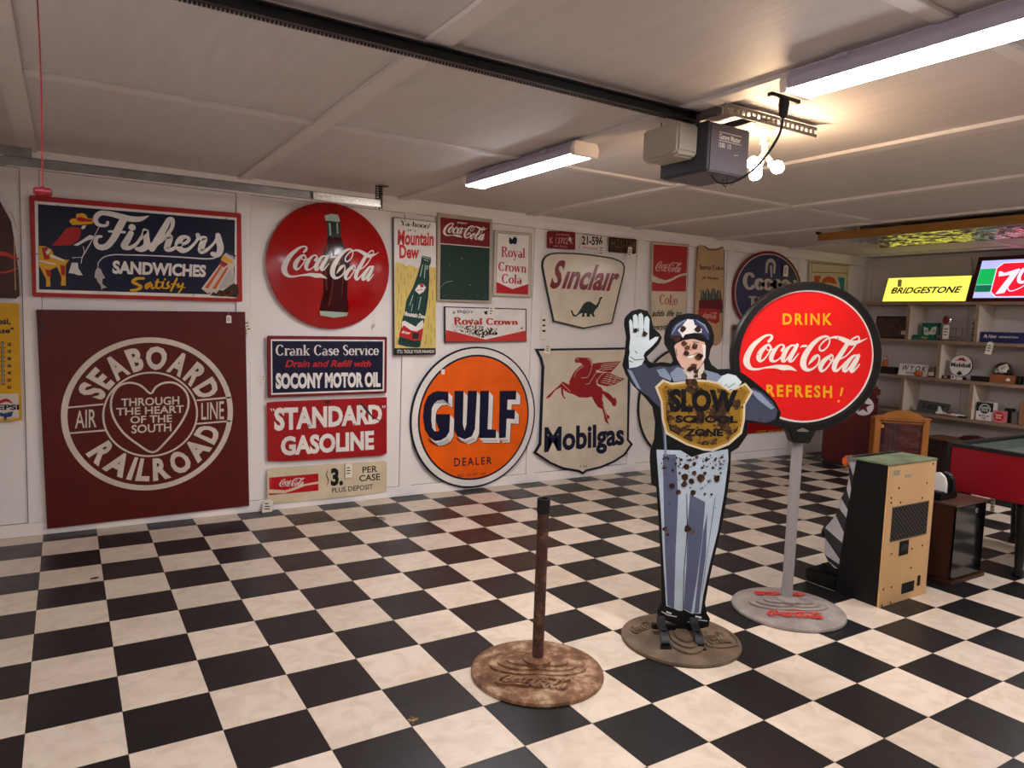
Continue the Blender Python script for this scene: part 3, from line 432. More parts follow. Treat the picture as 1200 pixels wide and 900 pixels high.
{'key':'gulf','name':'round_sign','label':'large round orange sign with navy block lettering and a white rim, low on the wall','cat':'sign','o':[3.236,0.165,0.648],'plane':'wall','th':0.012,'layers':[['board','navyline',0,[('O',[0,0,1264,0])]],['rim','white',1,[('O',[0,0,1234,0])]],['inner_line','navyline',2,[('O',[0,0,1124,0])]],['face','gulforange',3,[('O',[0,0,1090,0])]],['letter_outline','navyline',4,[('P',[-943,-36,-931,155,-865,312,-762,380,-675,402,-469,381,-463,186,-490,203,-563,246,-670,233,-739,180,-781,101,-784,-108,-763,-238,-717,-297,-645,-309,-620,-278,-647,-244,-695,-112,-690,-3,-421,-14,-429,-321,-490,-416,-596,-466,-703,-471,-811,-396,-902,-262]),('P',[-352,394,-168,389,-167,-204,-126,-322,-93,-207,-85,387,103,382,83,-300,27,-430,-121,-480,-271,-412,-339,-293]),('P',[166,380,351,375,346,-263,344,-323,524,-341,526,-494,171,-473]),('P',[575,369,934,360,931,197,750,203,748,20,919,8,916,-164,744,-147,739,-499,590,-502]),('P',[-985,10,-973,200,-908,357,-805,426,-718,447,-513,426,-507,232,-535,249,-607,292,-713,279,-782,225,-824,147,-827,-61,-806,-191,-760,-250,-689,-262,-663,-231,-691,-197,-739,-65,-733,44,-465,33,-474,-273,-534,-368,-640,-419,-747,-423,-854,-349,-945,-216]),('P',[-396,439,-214,435,-213,-156,-172,-273,-139,-159,-130,433,56,428,37,-251,-19,-382,-167,-431,-316,-364,-384,-246]),('P',[119,427,304,422,298,-215,297,-273,476,-291,478,-444,124,-423]),('P',[527,417,884,408,881,246,701,251,698,69,869,58,866,-114,695,-98,689,-448,541,-452])]],['letter_side','white',5,[('P',[-953,-25,-941,166,-876,323,-773,392,-685,413,-480,392,-474,197,-501,214,-574,257,-681,245,-750,191,-791,112,-794,-96,-773,-226,-727,-285,-656,-297,-630,-266,-658,-232,-706,-101,-700,9,-432,-3,-440,-309,-501,-404,-607,-454,-714,-459,-822,-385,-913,-251]),('P',[-969,-8,-957,183,-892,340,-789,409,-702,430,-496,409,-490,215,-518,232,-591,275,-697,262,-766,208,-808,129,-811,-79,-790,-208,-744,-267,-673,-279,-647,-248,-675,-215,-723,-83,-717,26,-448,15,-457,-291,-517,-386,-624,-436,-730,-441,-838,-367,-929,-233]),('P',[-985,10,-973,200,-908,357,-805,426,-718,447,-513,426,-507,232,-535,249,-607,292,-713,279,-782,225,-824,147,-827,-61,-806,-191,-760,-250,-689,-262,-663,-231,-691,-197,-739,-65,-733,44,-465,33,-474,-273,-534,-368,-640,-419,-747,-423,-854,-349,-945,-216]),('P',[-1001,27,-989,217,-924,374,-822,443,-735,464,-530,443,-524,249,-551,266,-624,309,-730,296,-799,242,-840,164,-843,-44,-822,-173,-777,-232,-706,-244,-680,-213,-707,-179,-755,-48,-750,61,-482,50,-491,-256,-551,-350,-657,-401,-763,-405,-870,-331,-961,-198]),('P',[-1017,44,-1005,234,-940,391,-838,459,-751,481,-546,461,-541,267,-568,284,-640,326,-746,313,-815,260,-856,181,-859,-27,-838,-156,-793,-214,-722,-226,-696,-195,-724,-162,-772,-31,-766,78,-499,68,-507,-238,-568,-332,-673,-383,-779,-388,-887,-314,-977,-181]),('P',[-363,405,-179,400,-178,-192,-137,-310,-104,-196,-96,398,92,393,72,-288,16,-418,-132,-468,-282,-401,-350,-282]),('P',[-379,422,-196,418,-196,-174,-155,-292,-121,-177,-113,416,74,411,54,-270,-2,-400,-149,-449,-299,-382,-367,-264]),('P',[-396,439,-214,435,-213,-156,-172,-273,-139,-159,-130,433,56,428,37,-251,-19,-382,-167,-431,-316,-364,-384,-246]),('P',[-413,457,-231,452,-230,-138,-189,-255,-156,-141,-148,450,39,446,19,-233,-37,-363,-184,-413,-333,-346,-401,-228]),('P',[-430,474,-248,470,-247,-120,-206,-237,-173,-123,-165,468,21,464,2,-215,-54,-345,-201,-394,-350,-328,-418,-210]),('P',[154,392,340,387,334,-251,333,-310,512,-329,514,-482,160,-460]),('P',[136,409,322,405,316,-233,315,-292,494,-310,496,-463,142,-442]),('P',[119,427,304,422,298,-215,297,-273,476,-291,478,-444,124,-423]),('P',[101,445,286,440,280,-196,279,-255,457,-273,459,-426,106,-405]),('P',[83,462,268,458,262,-178,261,-237,439,-254,441,-407,89,-386]),('P',[563,381,922,372,919,209,738,215,735,32,906,20,903,-152,732,-135,726,-486,578,-489]),('P',[545,399,903,390,900,227,719,233,717,51,887,39,884,-133,713,-116,708,-467,559,-470]),('P',[527,417,884,408,881,246,701,251,698,69,869,58,866,-114,695,-98,689,-448,541,-452]),('P',[508,435,865,426,862,264,682,270,679,88,850,76,847,-95,676,-79,670,-430,522,-433]),('P',[490,453,846,445,843,283,664,288,661,106,831,95,828,-77,658,-61,652,-411,504,-414])]],['shade_line','navyline',6,[('S',[-932,-322,5,-786,-401,5,-662,-392,5,-551,-339,5]),('S',[-923,-337,5,-777,-416,5,-653,-408,5,-536,-354,5]),('S',[-913,-352,5,-768,-431,5,-644,-423,5,-522,-370,5]),('S',[-904,-367,5,-758,-447,5,-634,-438,5,-507,-386,5]),('S',[-895,-382,5,-749,-462,5,-625,-453,5,-492,-401,5]),('S',[-396,-327,5,-218,-406,5,-37,-350,5]),('S',[-385,-342,5,-217,-419,5,-22,-364,5]),('S',[-373,-357,5,-217,-433,5,-6,-379,5]),('S',[-362,-373,5,-216,-446,5,10,-393,5]),('s',[116,-408,5,444,-427,5]),('s',[132,-429,5,460,-448,6]),('s',[522,-431,6,671,-440,6]),('s',[539,-453,6,688,-462,6]),('S',[-810,279,5,-743,319,5,-646,325,5,-559,281,5]),('S',[-793,285,5,-732,307,5,-635,312,5,-542,269,5]),('S',[-775,291,5,-721,296,5,-624,299,5,-526,257,5]),('S',[-758,297,5,-710,284,5,-613,286,5,-509,245,5])]],['lettering','navy',7,[('P',[-1033,61,-1021,251,-956,408,-854,476,-767,498,-563,478,-557,284,-584,301,-657,343,-762,330,-831,277,-872,198,-876,-9,-855,-138,-809,-197,-738,-209,-713,-178,-740,-144,-788,-13,-782,96,-515,85,-524,-220,-584,-314,-690,-365,-796,-370,-903,-296,-993,-163]),('P',[-447,491,-265,487,-264,-102,-224,-219,-190,-105,-182,485,4,481,-16,-197,-72,-327,-219,-376,-367,-310,-435,-192]),('P',[66,480,250,476,244,-159,243,-218,421,-236,423,-388,71,-368]),('P',[472,471,828,463,824,301,645,306,642,124,812,113,809,-58,639,-42,633,-392,486,-395])]],['lettering','navy',4,[('T','DEALER','w',[-414,-700,354,-733,359,-859,-410,-845],0.015,0),('T','REG. U.S. PAT. OFF.','b',[-333,-993,253,-1011,255,-1054,-332,-1043],0.0,0)]],['tag_hole','white',4,[('P',[-717,865,-644,872,-641,784,-698,777])]]]},
{'key':'mob','name':'shield_sign','label':'large cream shield sign with a red winged horse above navy lettering','cat':'sign','o':[4.48,0.165,0.66],'plane':'wall','th':0.012,'layers':[['board','navyline',0,[('P',[-1278,1213,1205,1265,1086,1082,1049,866,1116,-626,1232,-730,1034,-952,759,-1078,405,-1168,58,-1205,-30,-1257,-143,-1197,-519,-1115,-827,-987,-1055,-846,-1220,-745,-1102,-577,-1100,875,-1156,1035])]],['face','mobcream',1,[('P',[-1198,1175,1111,1220,1031,1097,992,870,1059,-639,1159,-729,991,-917,730,-1037,386,-1125,31,-1163,-38,-1205,-128,-1157,-507,-1075,-805,-952,-1030,-814,-1155,-737,-1053,-593,-1052,879,-1111,1050])]],['horse_emblem','pegred',2,[('P',[-353,983,-341,1044,-274,1056,-148,1052,-8,1048,60,993,78,902,132,860,203,757,182,654,217,510,324,466,381,392,517,347,672,228,696,269,743,162,721,78,640,81,609,145,469,254,371,340,365,216,410,131,428,46,502,-82,571,-117,574,-169,508,-177,567,-275,527,-273,456,-206,422,-79,376,27,268,73,170,180,99,285,-3,267,-208,277,-337,337,-489,381,-603,444,-584,323,-532,262,-569,263,-635,345,-659,485,-785,428,-899,302,-982,270,-972,314,-810,439,-692,526,-623,595,-459,532,-462,592,-406,702,-336,802,-215,892,-160,902,-219,953,-332,953]),('P',[76,932,217,952,802,983,674,858,546,754,332,777,121,819]),('P',[177,757,492,755,920,620,668,512,456,480,242,530,182,654])]],['feather_line','mobcream',3,[('s',[324,917,11,749,952,11]),('s',[326,880,11,711,916,11]),('s',[342,843,11,659,879,11]),('s',[331,808,11,595,833,11]),('s',[442,718,11,823,642,11]),('s',[404,681,11,852,608,11]),('s',[372,644,11,786,573,11]),('s',[342,607,11,720,547,11]),('s',[318,570,11,614,513,11]),('s',[67,861,10,34,759,10,-25,667,10,-177,655,10]),('s',[298,911,11,316,839,11,201,788,11,104,655,10,20,544,10,-69,531,10]),('s',[438,776,11,310,715,11,224,613,11,214,551,11]),('s',[575,712,11,505,546,11]),('s',[712,679,11,613,534,11]),('s',[-45,1034,10,35,983,10,66,881,10]),('s',[-139,892,10,-310,782,10,-354,671,10]),('s',[-336,1034,10,-273,1024,10,-271,993,10]),('s',[-646,565,10,-428,400,10]),('s',[383,132,11,506,-156,11])]],['lettering','navy',2,[('T','Mobilgas','b',[-998,-290,964,-301,990,-706,-987,-728],0.035,0)]],['small_lettering','dkgrey',2,[('T','1-56','b',[-108,-1063,61,-1068,64,-1119,-106,-1114],0,0)]]]},
{'key':'life','name':'tin_sign','label':'upright red and cream sign with handwritten slogan behind the raised white glove','cat':'sign','o':[5.512,0.165,1.915],'plane':'wall','th':0.008,'layers':[['frame','frame*1',0,[('P',[-596,914,461,935,512,-880,-519,-880])]],['face','oldcream*1',1,[('P',[-560,883,427,902,490,-857,-489,-856])]],['logo_panel','fadered',2,[('P',[-545,850,415,884,431,340,278,306,166,269,9,196,-117,158,-181,149,-373,184,-518,233]),('P',[-530,101,-366,74,-176,84,-19,131,169,222,297,267,428,285,438,-53,-526,-90])]],['script_lettering','pinkish',3,[('K',[-468,513,292,556,292,331,-454,306])]],['lettering','redletter',2,[('T','Coke','s',[-303,-137,213,-148,212,-354,-294,-352],-0.01,0.1)]],['lettering','black',2,[('T','adds life to','b',[-490,-483,352,-459,344,-565,-488,-606],0.025,0.35),('T','everything nice','b',[-476,-773,425,-750,414,-834,-476,-862],0.025,0.35)]]]},
{'key':'serve','name':'tin_sign','label':'scalloped narrow rusty tan sign with a faded red bottle carton','cat':'sign','o':[6.11,0.165,1.865],'plane':'wall','th':0.006,'layers':[['board','tan*2',0,[('P',[-485,989,-452,1030,-380,1055,-286,1044,-131,979,-17,969,95,997,280,1078,345,1004,405,177,413,-363,420,-988,366,-1043,272,-1085,-263,-1078,-361,-1026,-425,-920,-467,-393,-484,522])]],['edge_rust','rust*3',1,[('s',[-474,990,19,-485,391,16,-460,-393,16]),('s',[334,989,20,394,123,16,428,-906,20]),('s',[-286,1036,25,-130,971,19,95,989,19,281,1068,26])]],['bottle_picture','duskgreen*1',1,[('P',[-327,-283,-301,88,-229,112,-183,14,-155,135,-80,139,-14,22,33,152,109,156,158,31,206,140,306,105,405,-363,60,-402,-360,-337])]],['bottle_picture','darkred*1',2,[('P',[-348,-125,360,-67,396,-255,283,-300,-346,-283])]],['bottle_picture','ltgrey*1',3,[('s',[-266,116,13,-266,-69,13]),('s',[-117,123,13,-117,-62,13]),('s',[72,133,13,73,-53,13]),('s',[252,143,13,253,-45,13])]],['carton_picture','fadered*2',4,[('P',[-369,-324,-178,-277,289,-286,312,-555,201,-612,-349,-474])]],['script_lettering','pinkish',5,[('K',[-226,-385,228,-342,222,-504,-204,-517])]],['lettering','dkbrown',2,[('T','Serve Coke','s',[-402,645,336,656,336,571,-393,528],0.01,0),('T','at Home','s',[-290,411,213,416,219,355,-296,338],0.01,0)]]]},
{'key':'coop','name':'oval_sign','label':'round navy tire sign with a white helmet emblem, partly behind the red disc sign','cat':'sign','o':[7.045,0.165,1.94],'plane':'wall','th':0.012,'layers':[['board','maroonred*2',0,[('E',[0,0,1200,950])]],['rim','cream*1',1,[('E',[0,0,1130,890])]],['face','slateblue*1',2,[('E',[0,0,1106,870])]],['lettering','ltgrey*2',3,[('T','Cooper','s',[-921,400,980,449,998,103,-878,44],0.05,0),('T','TIRES','s',[-669,-114,677,-88,705,-353,-645,-361],0.035,0)]],['helmet_emblem','ltgrey*2',3,[('S',[-130,474,74,-114,674,88,5,741,89,138,669,89,139,480,75]),('S',[20,590,83,60,369,42])]]]},
{'key':'pep','name':'framed_sign','label':'pale framed sign with a red and teal bottle cap emblem in the far corner','cat':'sign','o':[8.2,0.165,2.14],'plane':'wall','th':0.012,'layers':[['frame','oldcream*1',0,[('P',[-887,420,694,444,726,-328,-815,-401])]],['rim_line','dkbrown',1,[('s',[-845,391,13,654,416,14]),('s',[-780,169,13,634,235,14]),('s',[-813,352,13,-758,-373,13]),('s',[595,373,14,646,-306,14])]],['emblem','orangered',2,[('P',[-692,89,-433,104,-481,-73,-673,-71]),('P',[-413,-69,-363,21,-229,92,-67,114,103,74,245,-57,57,-55,-192,-44])]],['emblem','teal',2,[('P',[225,107,520,120,542,-234,412,-214,311,-15])]]]},
{'key':'roundw','name':'round_sign','label':'round white sign with a thin black border, mostly hidden behind the policeman cutout','cat':'sign','o':[5.74,0.165,0.7],'plane':'wall','th':0.008,'layers':[['board','black',0,[('O',[0,0,1200,0])]],['face','mobcream',1,[('O',[0,0,1156,0])]]]},
{'key':'redlow','name':'tin_sign','label':'dark red sign with small gold lettering, low on the wall behind the disc','cat':'sign','o':[7.35,0.165,0.55],'plane':'wall','th':0.008,'layers':[['panel','darkerred',0,[('P',[-1300,-480,1240,-480,1240,540,-1300,540])]],['lettering','gold',1,[('T','DEPT. BY CALIFORNIA','b',[-704,-427,725,-447,730,-490,-698,-491],0,0.3)]]]},
{'key':'woodp','name':'plaque','label':'small brown wooden plaque with black lettering, left of the red disc sign','cat':'sign','o':[6.66,0.165,1.36],'plane':'wall','th':0.015,'layers':[['board','woodbrown',0,[('P',[-340,-400,400,-400,400,400,-340,400])]],['lettering','black',1,[('T','BEWARE','b',[-362,361,106,372,114,279,-354,269],0.03,0)]]]},
{'key':'guard','name':'policeman_sign','label':'life-size rusty metal cutout of a policeman raising a white glove and holding a yellow shield','cat':'sign','o':[2.66,-2.985,0.0],'plane':'face','th':0.006,'layers':[['board','black*1',0,[('P',[-696,3035,-695,3088,-679,3121,-633,3166,-560,3188,-485,3172,-445,3107,-419,3013,-358,2964,-337,2926,-361,2867,-418,2801,-469,2746,-451,2709,-407,2684,-323,2701,-237,2690,-222,2717,-235,2754,-275,2816,-310,2868,-316,2932,-307,3012,-269,3087,-197,3142,-103,3164,-7,3154,64,3114,118,3053,149,2969,148,2895,123,2830,112,2750,148,2682,155,2685,201,2651,334,2660,444,2619,546,2551,668,2460,763,2361,820,2264,807,2183,742,2139,634,2146,517,2154,516,2037,443,1916,369,1865,373,1899,379,1670,352,1335,317,1075,275,839,238,602,214,390,236,285,270,233,261,153,198,135,44,140,-231,228,-247,299,-205,370,-236,821,-285,1261,-315,1505,-363,1541,-395,1821,-388,1751,-390,1860,-359,1970,-359,2133,-393,2276,-469,2363,-581,2467,-658,2572,-694,2659,-676,2767,-671,2927])]],['glove','glove*1',1,[('P',[-638,2814,-632,2921,-652,3069,-640,3092,-623,3070,-610,3017,-618,3123,-592,3139,-573,3119,-562,3019,-566,3135,-543,3153,-523,3128,-511,3015,-508,3111,-483,3125,-462,3096,-459,2969,-455,2895,-399,2934,-365,2935,-381,2898,-426,2843,-487,2788,-501,2755,-489,2724,-513,2669,-555,2647,-629,2633,-639,2729,-631,2783]),('P',[200,2530,232,2585,301,2614,374,2598,434,2538,390,2474,293,2458,220,2491])]],['glove_line','black',2,[('s',[-623,2740,7,-579,2710,7,-494,2723,7]),('s',[-583,2795,7,-561,2774,7]),('s',[-610,3017,7,-605,2975,7]),('s',[-563,3013,7,-559,2976,7]),('s',[-511,3012,7,-507,2968,7]),('s',[-632,2703,7,-599,2688,7]),('s',[200,2530,6,236,2513,6,265,2487,6,290,2515,6,310,2480,6,344,2508,6,369,2527,6])]],['sleeve','slate*2',1,[('P',[-650,2627,-555,2647,-493,2686,-447,2637,-342,2662,-256,2655,-172,2679,-127,2640,-16,2558,-272,2549,-375,2471,-305,2365,-276,2226,-254,2010,-231,1793,-253,1792,-281,2009,-321,2268,-434,2372,-544,2443,-602,2516]),('P',[470,2486,550,2488,633,2446,727,2369,787,2281,774,2200,687,2160,579,2175,489,2184,480,2324,527,2434])]],['sleeve_light','lightslate*1',2,[('P',[-372,2626,-298,2645,-230,2561,-233,2524,-337,2568]),('P',[-647,2620,-606,2610,-507,2434,-545,2448]),('P',[-182,2659,-128,2648,-75,2567,-100,2534,-206,2519,-242,2598]),('P',[496,2487,616,2437,758,2307,724,2288,592,2382]),('P',[77,2642,204,2610,241,2585,200,2530,110,2541,80,2597]),('P',[-286,2215,-270,2215,-230,1804,-248,1797])]],['collar','cream*1',2,[('P',[-127,2638,-74,2652,2,2623,17,2554,-95,2550]),('P',[13,2623,66,2711,75,2647,48,2560,22,2559])]],['face','skin*1',2,[('P',[-219,2850,-199,2883,-163,2905,-37,2931,60,2905,77,2860,77,2797,70,2732,41,2678,1,2634,-84,2629,-139,2661,-186,2734])]],['face_detail','white',3,[('P',[-92,2767,-29,2784,-35,2752,-78,2746]),('P',[40,2880,73,2871,78,2754,45,2710,56,2796])]],['face_detail','dkbrown',3,[('s',[-151,2879,6,-99,2892,6]),('s',[-46,2899,6,13,2895,6]),('s',[-71,2877,6,-79,2828,6,-57,2819,6]),('s',[-114,2790,6,-97,2764,6,-28,2782,6,2,2805,6]),('s',[-202,2829,6,-187,2766,6]),('s',[-22,2676,6,9,2693,6])]],['cap','capblue*1',3,[('P',[-261,2944,-244,3024,-194,3079,-111,3114,-26,3111,51,3070,99,2999,104,2915,64,2940,-40,2984,-145,2959,-238,2908])]],['cap_light','lightslate',4,[('s',[-246,2966,8,-208,3042,16,-131,3097,8]),('s',[-25,3101,8,52,3056,19,93,2988,8])]],['cap_visor','black',4,[('P',[-262,2928,-187,2952,-143,2933,-102,2958,-39,2975,35,2974,100,2912,55,2902,-37,2927,-100,2924,-168,2897,-225,2861,-252,2883])]],['cap_badge','white*1',5,[('P',[-195,3000,-150,3052,-111,3108,-57,3105,-39,3058,27,3026,29,2986,-40,2984,-124,2965,-143,2933,-173,2979])]],['shield','oldcream*1',4,[('P',[-380,2465,-309,2539,-227,2510,-86,2532,3,2550,110,2548,209,2530,329,2454,467,2534,543,2452,480,2324,484,2180,465,2053,352,1940,203,1872,113,1877,-52,1923,-255,2024,-297,2153,-319,2332])]],['shield_line','dullgold*1',5,[('P',[-353,2461,-299,2516,-226,2488,-84,2511,4,2528,111,2527,210,2509,330,2441,465,2512,517,2451,459,2324,462,2180,442,2067,341,1962,192,1898,111,1899,-44,1941,-238,2043,-276,2154,-300,2333])]],['shield_face','shieldgold*4',6,[('P',[-316,2444,-282,2481,-224,2465,-83,2488,5,2505,112,2504,211,2487,331,2423,459,2482,490,2447,434,2323,439,2179,420,2079,326,1979,182,1924,110,1925,-32,1963,-217,2058,-253,2155,-275,2334])]],['lettering','black',7,[('T','SLOW','b',[-241,2434,401,2447,397,2271,-231,2249],0.06,0),('T','SCHOOL','b',[-174,2199,415,2216,415,2156,-171,2136],0.05,0),('T','ZONE','b',[-74,2074,283,2087,287,2025,-71,2013],0.05,0)]],['trousers','paleblue*2',1,[('P',[-334,1869,-103,1870,1,1810,124,1852,343,1898,354,1797,335,1489,295,1100,237,785,192,468,177,283,87,279,13,316,-4,303,-106,299,-160,350,-208,769,-261,1287])]],['trouser_stripe','stripe*2',2,[('P',[-269,1826,-146,1830,-104,1422,-98,852,-82,321,-148,356,-202,900,-242,1417]),('P',[9,1452,157,1380,151,1043,123,650,87,290,8,324,13,777,2,1167]),('P',[156,1095,183,1277,194,862,165,494,158,293,113,280])]],['trouser_line','black',3,[('s',[-24,1451,7,3,1090,7,-8,698,7,4,308,7]),('s',[250,1434,4,199,784,4,178,494,4])]],['shoe','black',2,[('P',[-209,301,-147,345,-16,297,17,250,23,150,-100,180,-218,229]),('P',[23,277,114,267,227,298,265,219,248,158,56,151])]],['shoe_shine','glove',3,[('s',[-201,290,8,-142,258,8,-52,243,8]),('s',[-157,289,17,-105,272,17]),('s',[54,193,8,142,223,8,245,211,8]),('s',[127,254,18,187,243,18])]],['rust_spot','rust*3',8,[('B',[-587,2986,23]),('B',[-501,2957,27]),('B',[-146,3017,32]),('B',[-207,2925,36]),('B',[-10,3019,32]),('B',[-128,2880,28]),('B',[-96,2844,23]),('B',[-28,2862,32]),('B',[-104,2792,28]),('B',[10,2760,34]),('B',[36,2768,21]),('B',[-32,2665,36]),('B',[-63,2642,28]),('B',[-3,2623,24]),('B',[73,2588,30]),('B',[-6,2580,19]),('B',[-67,2524,32]),('B',[-13,2515,36]),('B',[-250,2934,19]),('B',[47,2955,17]),('B',[-278,2468,9]),('B',[-350,2909,5]),('B',[-569,2934,4]),('B',[-44,1719,30]),('B',[30,1747,23]),('B',[-51,1616,36]),('B',[14,1580,30]),('B',[101,1609,41]),('B',[252,1614,33]),('B',[-173,1528,31]),('B',[-106,1468,28]),('B',[-52,1547,31]),('B',[33,1471,31]),('B',[2,1116,36]),('B',[35,1658,25]),('B',[-245,1699,15]),('B',[-168,1676,15]),('B',[141,1789,18]),('B',[208,1715,15]),('B',[281,1756,13]),('B',[210,1459,13]),('B',[147,1462,13]),('B',[-213,1108,26]),('B',[-185,1057,18]),('B',[-98,1781,15]),('B',[107,1712,15]),('B',[228,1792,15]),('B',[286,1667,10]),('B',[51,1812,18]),('B',[290,1820,13]),('B',[-10,1784,15]),('B',[135,1661,20]),('B',[-104,1653,13]),('B',[-146,1741,13]),('B',[-188,1355,10]),('R',[-279,1809,349,1831,357,1704,-272,1682],60,0.0015,0.006,21),('R',[-316,1850,349,1886,295,1513,-259,1494],90,0.001,0.005,22),('R',[-316,2512,486,2504,478,2072,167,1879,-256,2046],70,0.001,0.006,23),('R',[-255,1417,300,1436,184,389,-149,377],40,0.0008,0.0025,24)]]]},
{'key':'disc','name':'disc_sign','label':'big round red sign with white script in a black iron ring on a grey pole','cat':'sign','o':[3.465,-2.985,0.0],'plane':'face','th':0.012,'layers':[['board','black',0,[('E',[3,2753,780,785])]],['rim','white*1',1,[('E',[-12,2768,720,701])]],['face','discred*1',2,[('E',[-10,2768,698,680])]],['lettering','gold',3,[('T','DRINK','w',[-282,3208,235,3225,243,3112,-274,3099],0.03,0),('T','REFRESH','w',[-403,2455,291,2464,300,2346,-395,2338],0.03,0),('s',[402,2454,24,387,2365,18]),('C',[371,2309,13])]],['script_lettering','white*1',3,[('K',[-679,2977,618,3022,649,2618,-653,2573])]],['rust_spot','dkbrown',4,[('R',[-694,3084,556,3127,619,2318,-553,2278],26,0.001,0.004,31)]]]},
]
# ================================================================== the room
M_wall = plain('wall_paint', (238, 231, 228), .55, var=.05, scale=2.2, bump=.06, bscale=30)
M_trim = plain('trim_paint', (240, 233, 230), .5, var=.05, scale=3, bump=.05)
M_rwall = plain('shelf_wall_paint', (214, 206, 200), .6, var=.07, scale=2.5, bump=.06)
M_ceil = plain('ceiling_plywood', (204, 197, 195), .6, var=.06, scale=3, bump=.32, bscale=6, stretch=(7, .9, 7))
M_ctrim = plain('ceiling_batten_paint', (214, 207, 204), .55, var=.04)
M_wallb = plain('wall_backing', (90, 84, 80), .8)
def tile_mat(name, base, alt, speck, rough):
    m, nt, b = nodes(name); L = nt.links.new
    tc = N(nt, 'ShaderNodeTexCoord'); oi = N(nt, 'ShaderNodeObjectInfo')
    ad = N(nt, 'ShaderNodeVectorMath', operation='ADD'); sc = N(nt, 'ShaderNodeVectorMath', operation='SCALE'); sc.inputs[3].default_value = 37.0
    cb = N(nt, 'ShaderNodeCombineXYZ'); L(oi.outputs['Random'], cb.inputs[0]); L(oi.outputs['Random'], cb.inputs[1]); L(cb.outputs[0], sc.inputs[0])
    L(tc.outputs['Object'], ad.inputs[0]); L(sc.outputs[0], ad.inputs[1])
    n1 = N(nt, 'ShaderNodeTexNoise'); n1.inputs['Scale'].default_value = 9; n1.inputs['Detail'].default_value = 7; n1.inputs['Distortion'].default_value = 1.2; L(ad.outputs[0], n1.inputs['Vector'])
    r1 = ramp(nt, [(.32, s2l(alt)), (.6, s2l(base))]); L(n1.outputs['Fac'], r1.inputs['Fac'])
    # fine scuffs and specks
    n2 = N(nt, 'ShaderNodeTexNoise'); n2.inputs['Scale'].default_value = 55; n2.inputs['Detail'].default_value = 6; L(ad.outputs[0], n2.inputs['Vector'])
    r2 = ramp(nt, [(.69, (0, 0, 0)), (.74, (1, 1, 1))]); L(n2.outputs['Fac'], r2.inputs['Fac'])
    mx = N(nt, 'ShaderNodeMix', data_type='RGBA'); L(r2.outputs['Color'], mx.inputs[0]); L(r1.outputs['Color'], mx.inputs[6]); mx.inputs[7].default_value = (*s2l(speck), 1)
    hs = N(nt, 'ShaderNodeHueSaturation'); mr = N(nt, 'ShaderNodeMapRange'); mr.inputs[3].default_value = .93; mr.inputs[4].default_value = 1.06
    L(oi.outputs['Random'], mr.inputs[0]); L(mr.outputs[0], hs.inputs['Value']); L(mx.outputs[2], hs.inputs['Color'])
    L(hs.outputs[0], b.inputs['Base Color'])
    mr2 = N(nt, 'ShaderNodeMapRange'); mr2.inputs[3].default_value = rough-.06; mr2.inputs[4].default_value = rough+.14; L(n1.outputs['Fac'], mr2.inputs[0]); L(mr2.outputs[0], b.inputs['Roughness'])
    bp = N(nt, 'ShaderNodeBump'); bp.inputs['Strength'].default_value = .12; bp.inputs['Distance'].default_value = .002; L(n2.outputs['Fac'], bp.inputs['Height']); L(bp.outputs[0], b.inputs['Normal'])
    return m
M_tc = tile_mat('cream_vinyl', (214, 198, 180), (198, 180, 160), (198, 176, 152), .34)
M_tb = tile_mat('black_vinyl', (18, 17, 18), (26, 24, 24), (50, 47, 47), .33)
M_tbr = tile_mat('brown_black_vinyl', (40, 20, 18), (52, 28, 24), (64, 46, 42), .36)
M_grout = plain('floor_joint', (70, 60, 52), .8)
TS = 0.3048
fl = MB().box(XL, XR, YF, WY, -.03, -.0012).build('floor', M_grout); struct(fl)
# tile grid: column i starts at x = i*TS, row j lies between y = -(j)*TS and -(j+1)*TS (row 0 is cut at the wall)
def tile_mesh(name, m, y1=TS):
    g = .0005
    return MB().box(g, TS-g, -y1+g, -g, -.004, 0).build(name, m, fl, bevel=.0006)
protos = {}
cand = []
for i in range(-3, 30):
    for j in range(-1, 26):
        x = (i+.5)*TS; y = -(j+.5)*TS
        if x < XL+.1 or x > XR-.1 or y < YF+.16: continue
        dx, dy = x-cam.location.x if False else x-.1454, y+5.389; dz = -1.5195
        zc = .5272*dx+.8452*dy-.0879*dz; xc = .8495*dx-.5264*dy+.0345*dz; yc = -.0171*dx-.0928*dy-.9955*dz
        vis = zc > .3 and abs(xc/zc) < .78 and abs(yc/zc) < .6
        cand.append((-1/(zc*zc) if vis else 10+dx*dx+dy*dy, i, j))
cand.sort(); near = set((i, j) for _, i, j in cand[:294])
brown = {(9, 3), (9, 4), (10, 2), (8, 5), (9, 2), (10, 3), (10, 4), (8, 3), (8, 4), (11, 3), (12, 2)}
far = MB()
for _, i, j in cand:
    black = (i+j) % 2 == 1
    h = TS if j >= 0 else (WY-.0)
    if (i, j) in near:
        k = 'tc' if not black else ('tbr' if (i, j) in brown else 'tb')
        if j < 0: k += 's'
        if k not in protos:
            protos[k] = tile_mesh('tile', {'tc': M_tc, 'tb': M_tb, 'tbr': M_tbr}[k.rstrip('s')], TS); o = protos[k]
        else: o = protos[k].copy(); COL.objects.link(o)
        o.location = (i*TS, -j*TS, 0)
    else:
        g = .0005; far.box(i*TS+g, (i+1)*TS-g, -(j+1)*TS+g, min(-j*TS-g, WY), -.004, 0, 1 if black else 0)
fo = far.build('tile_field', [M_tc, M_tb], fl); stuff(fo)
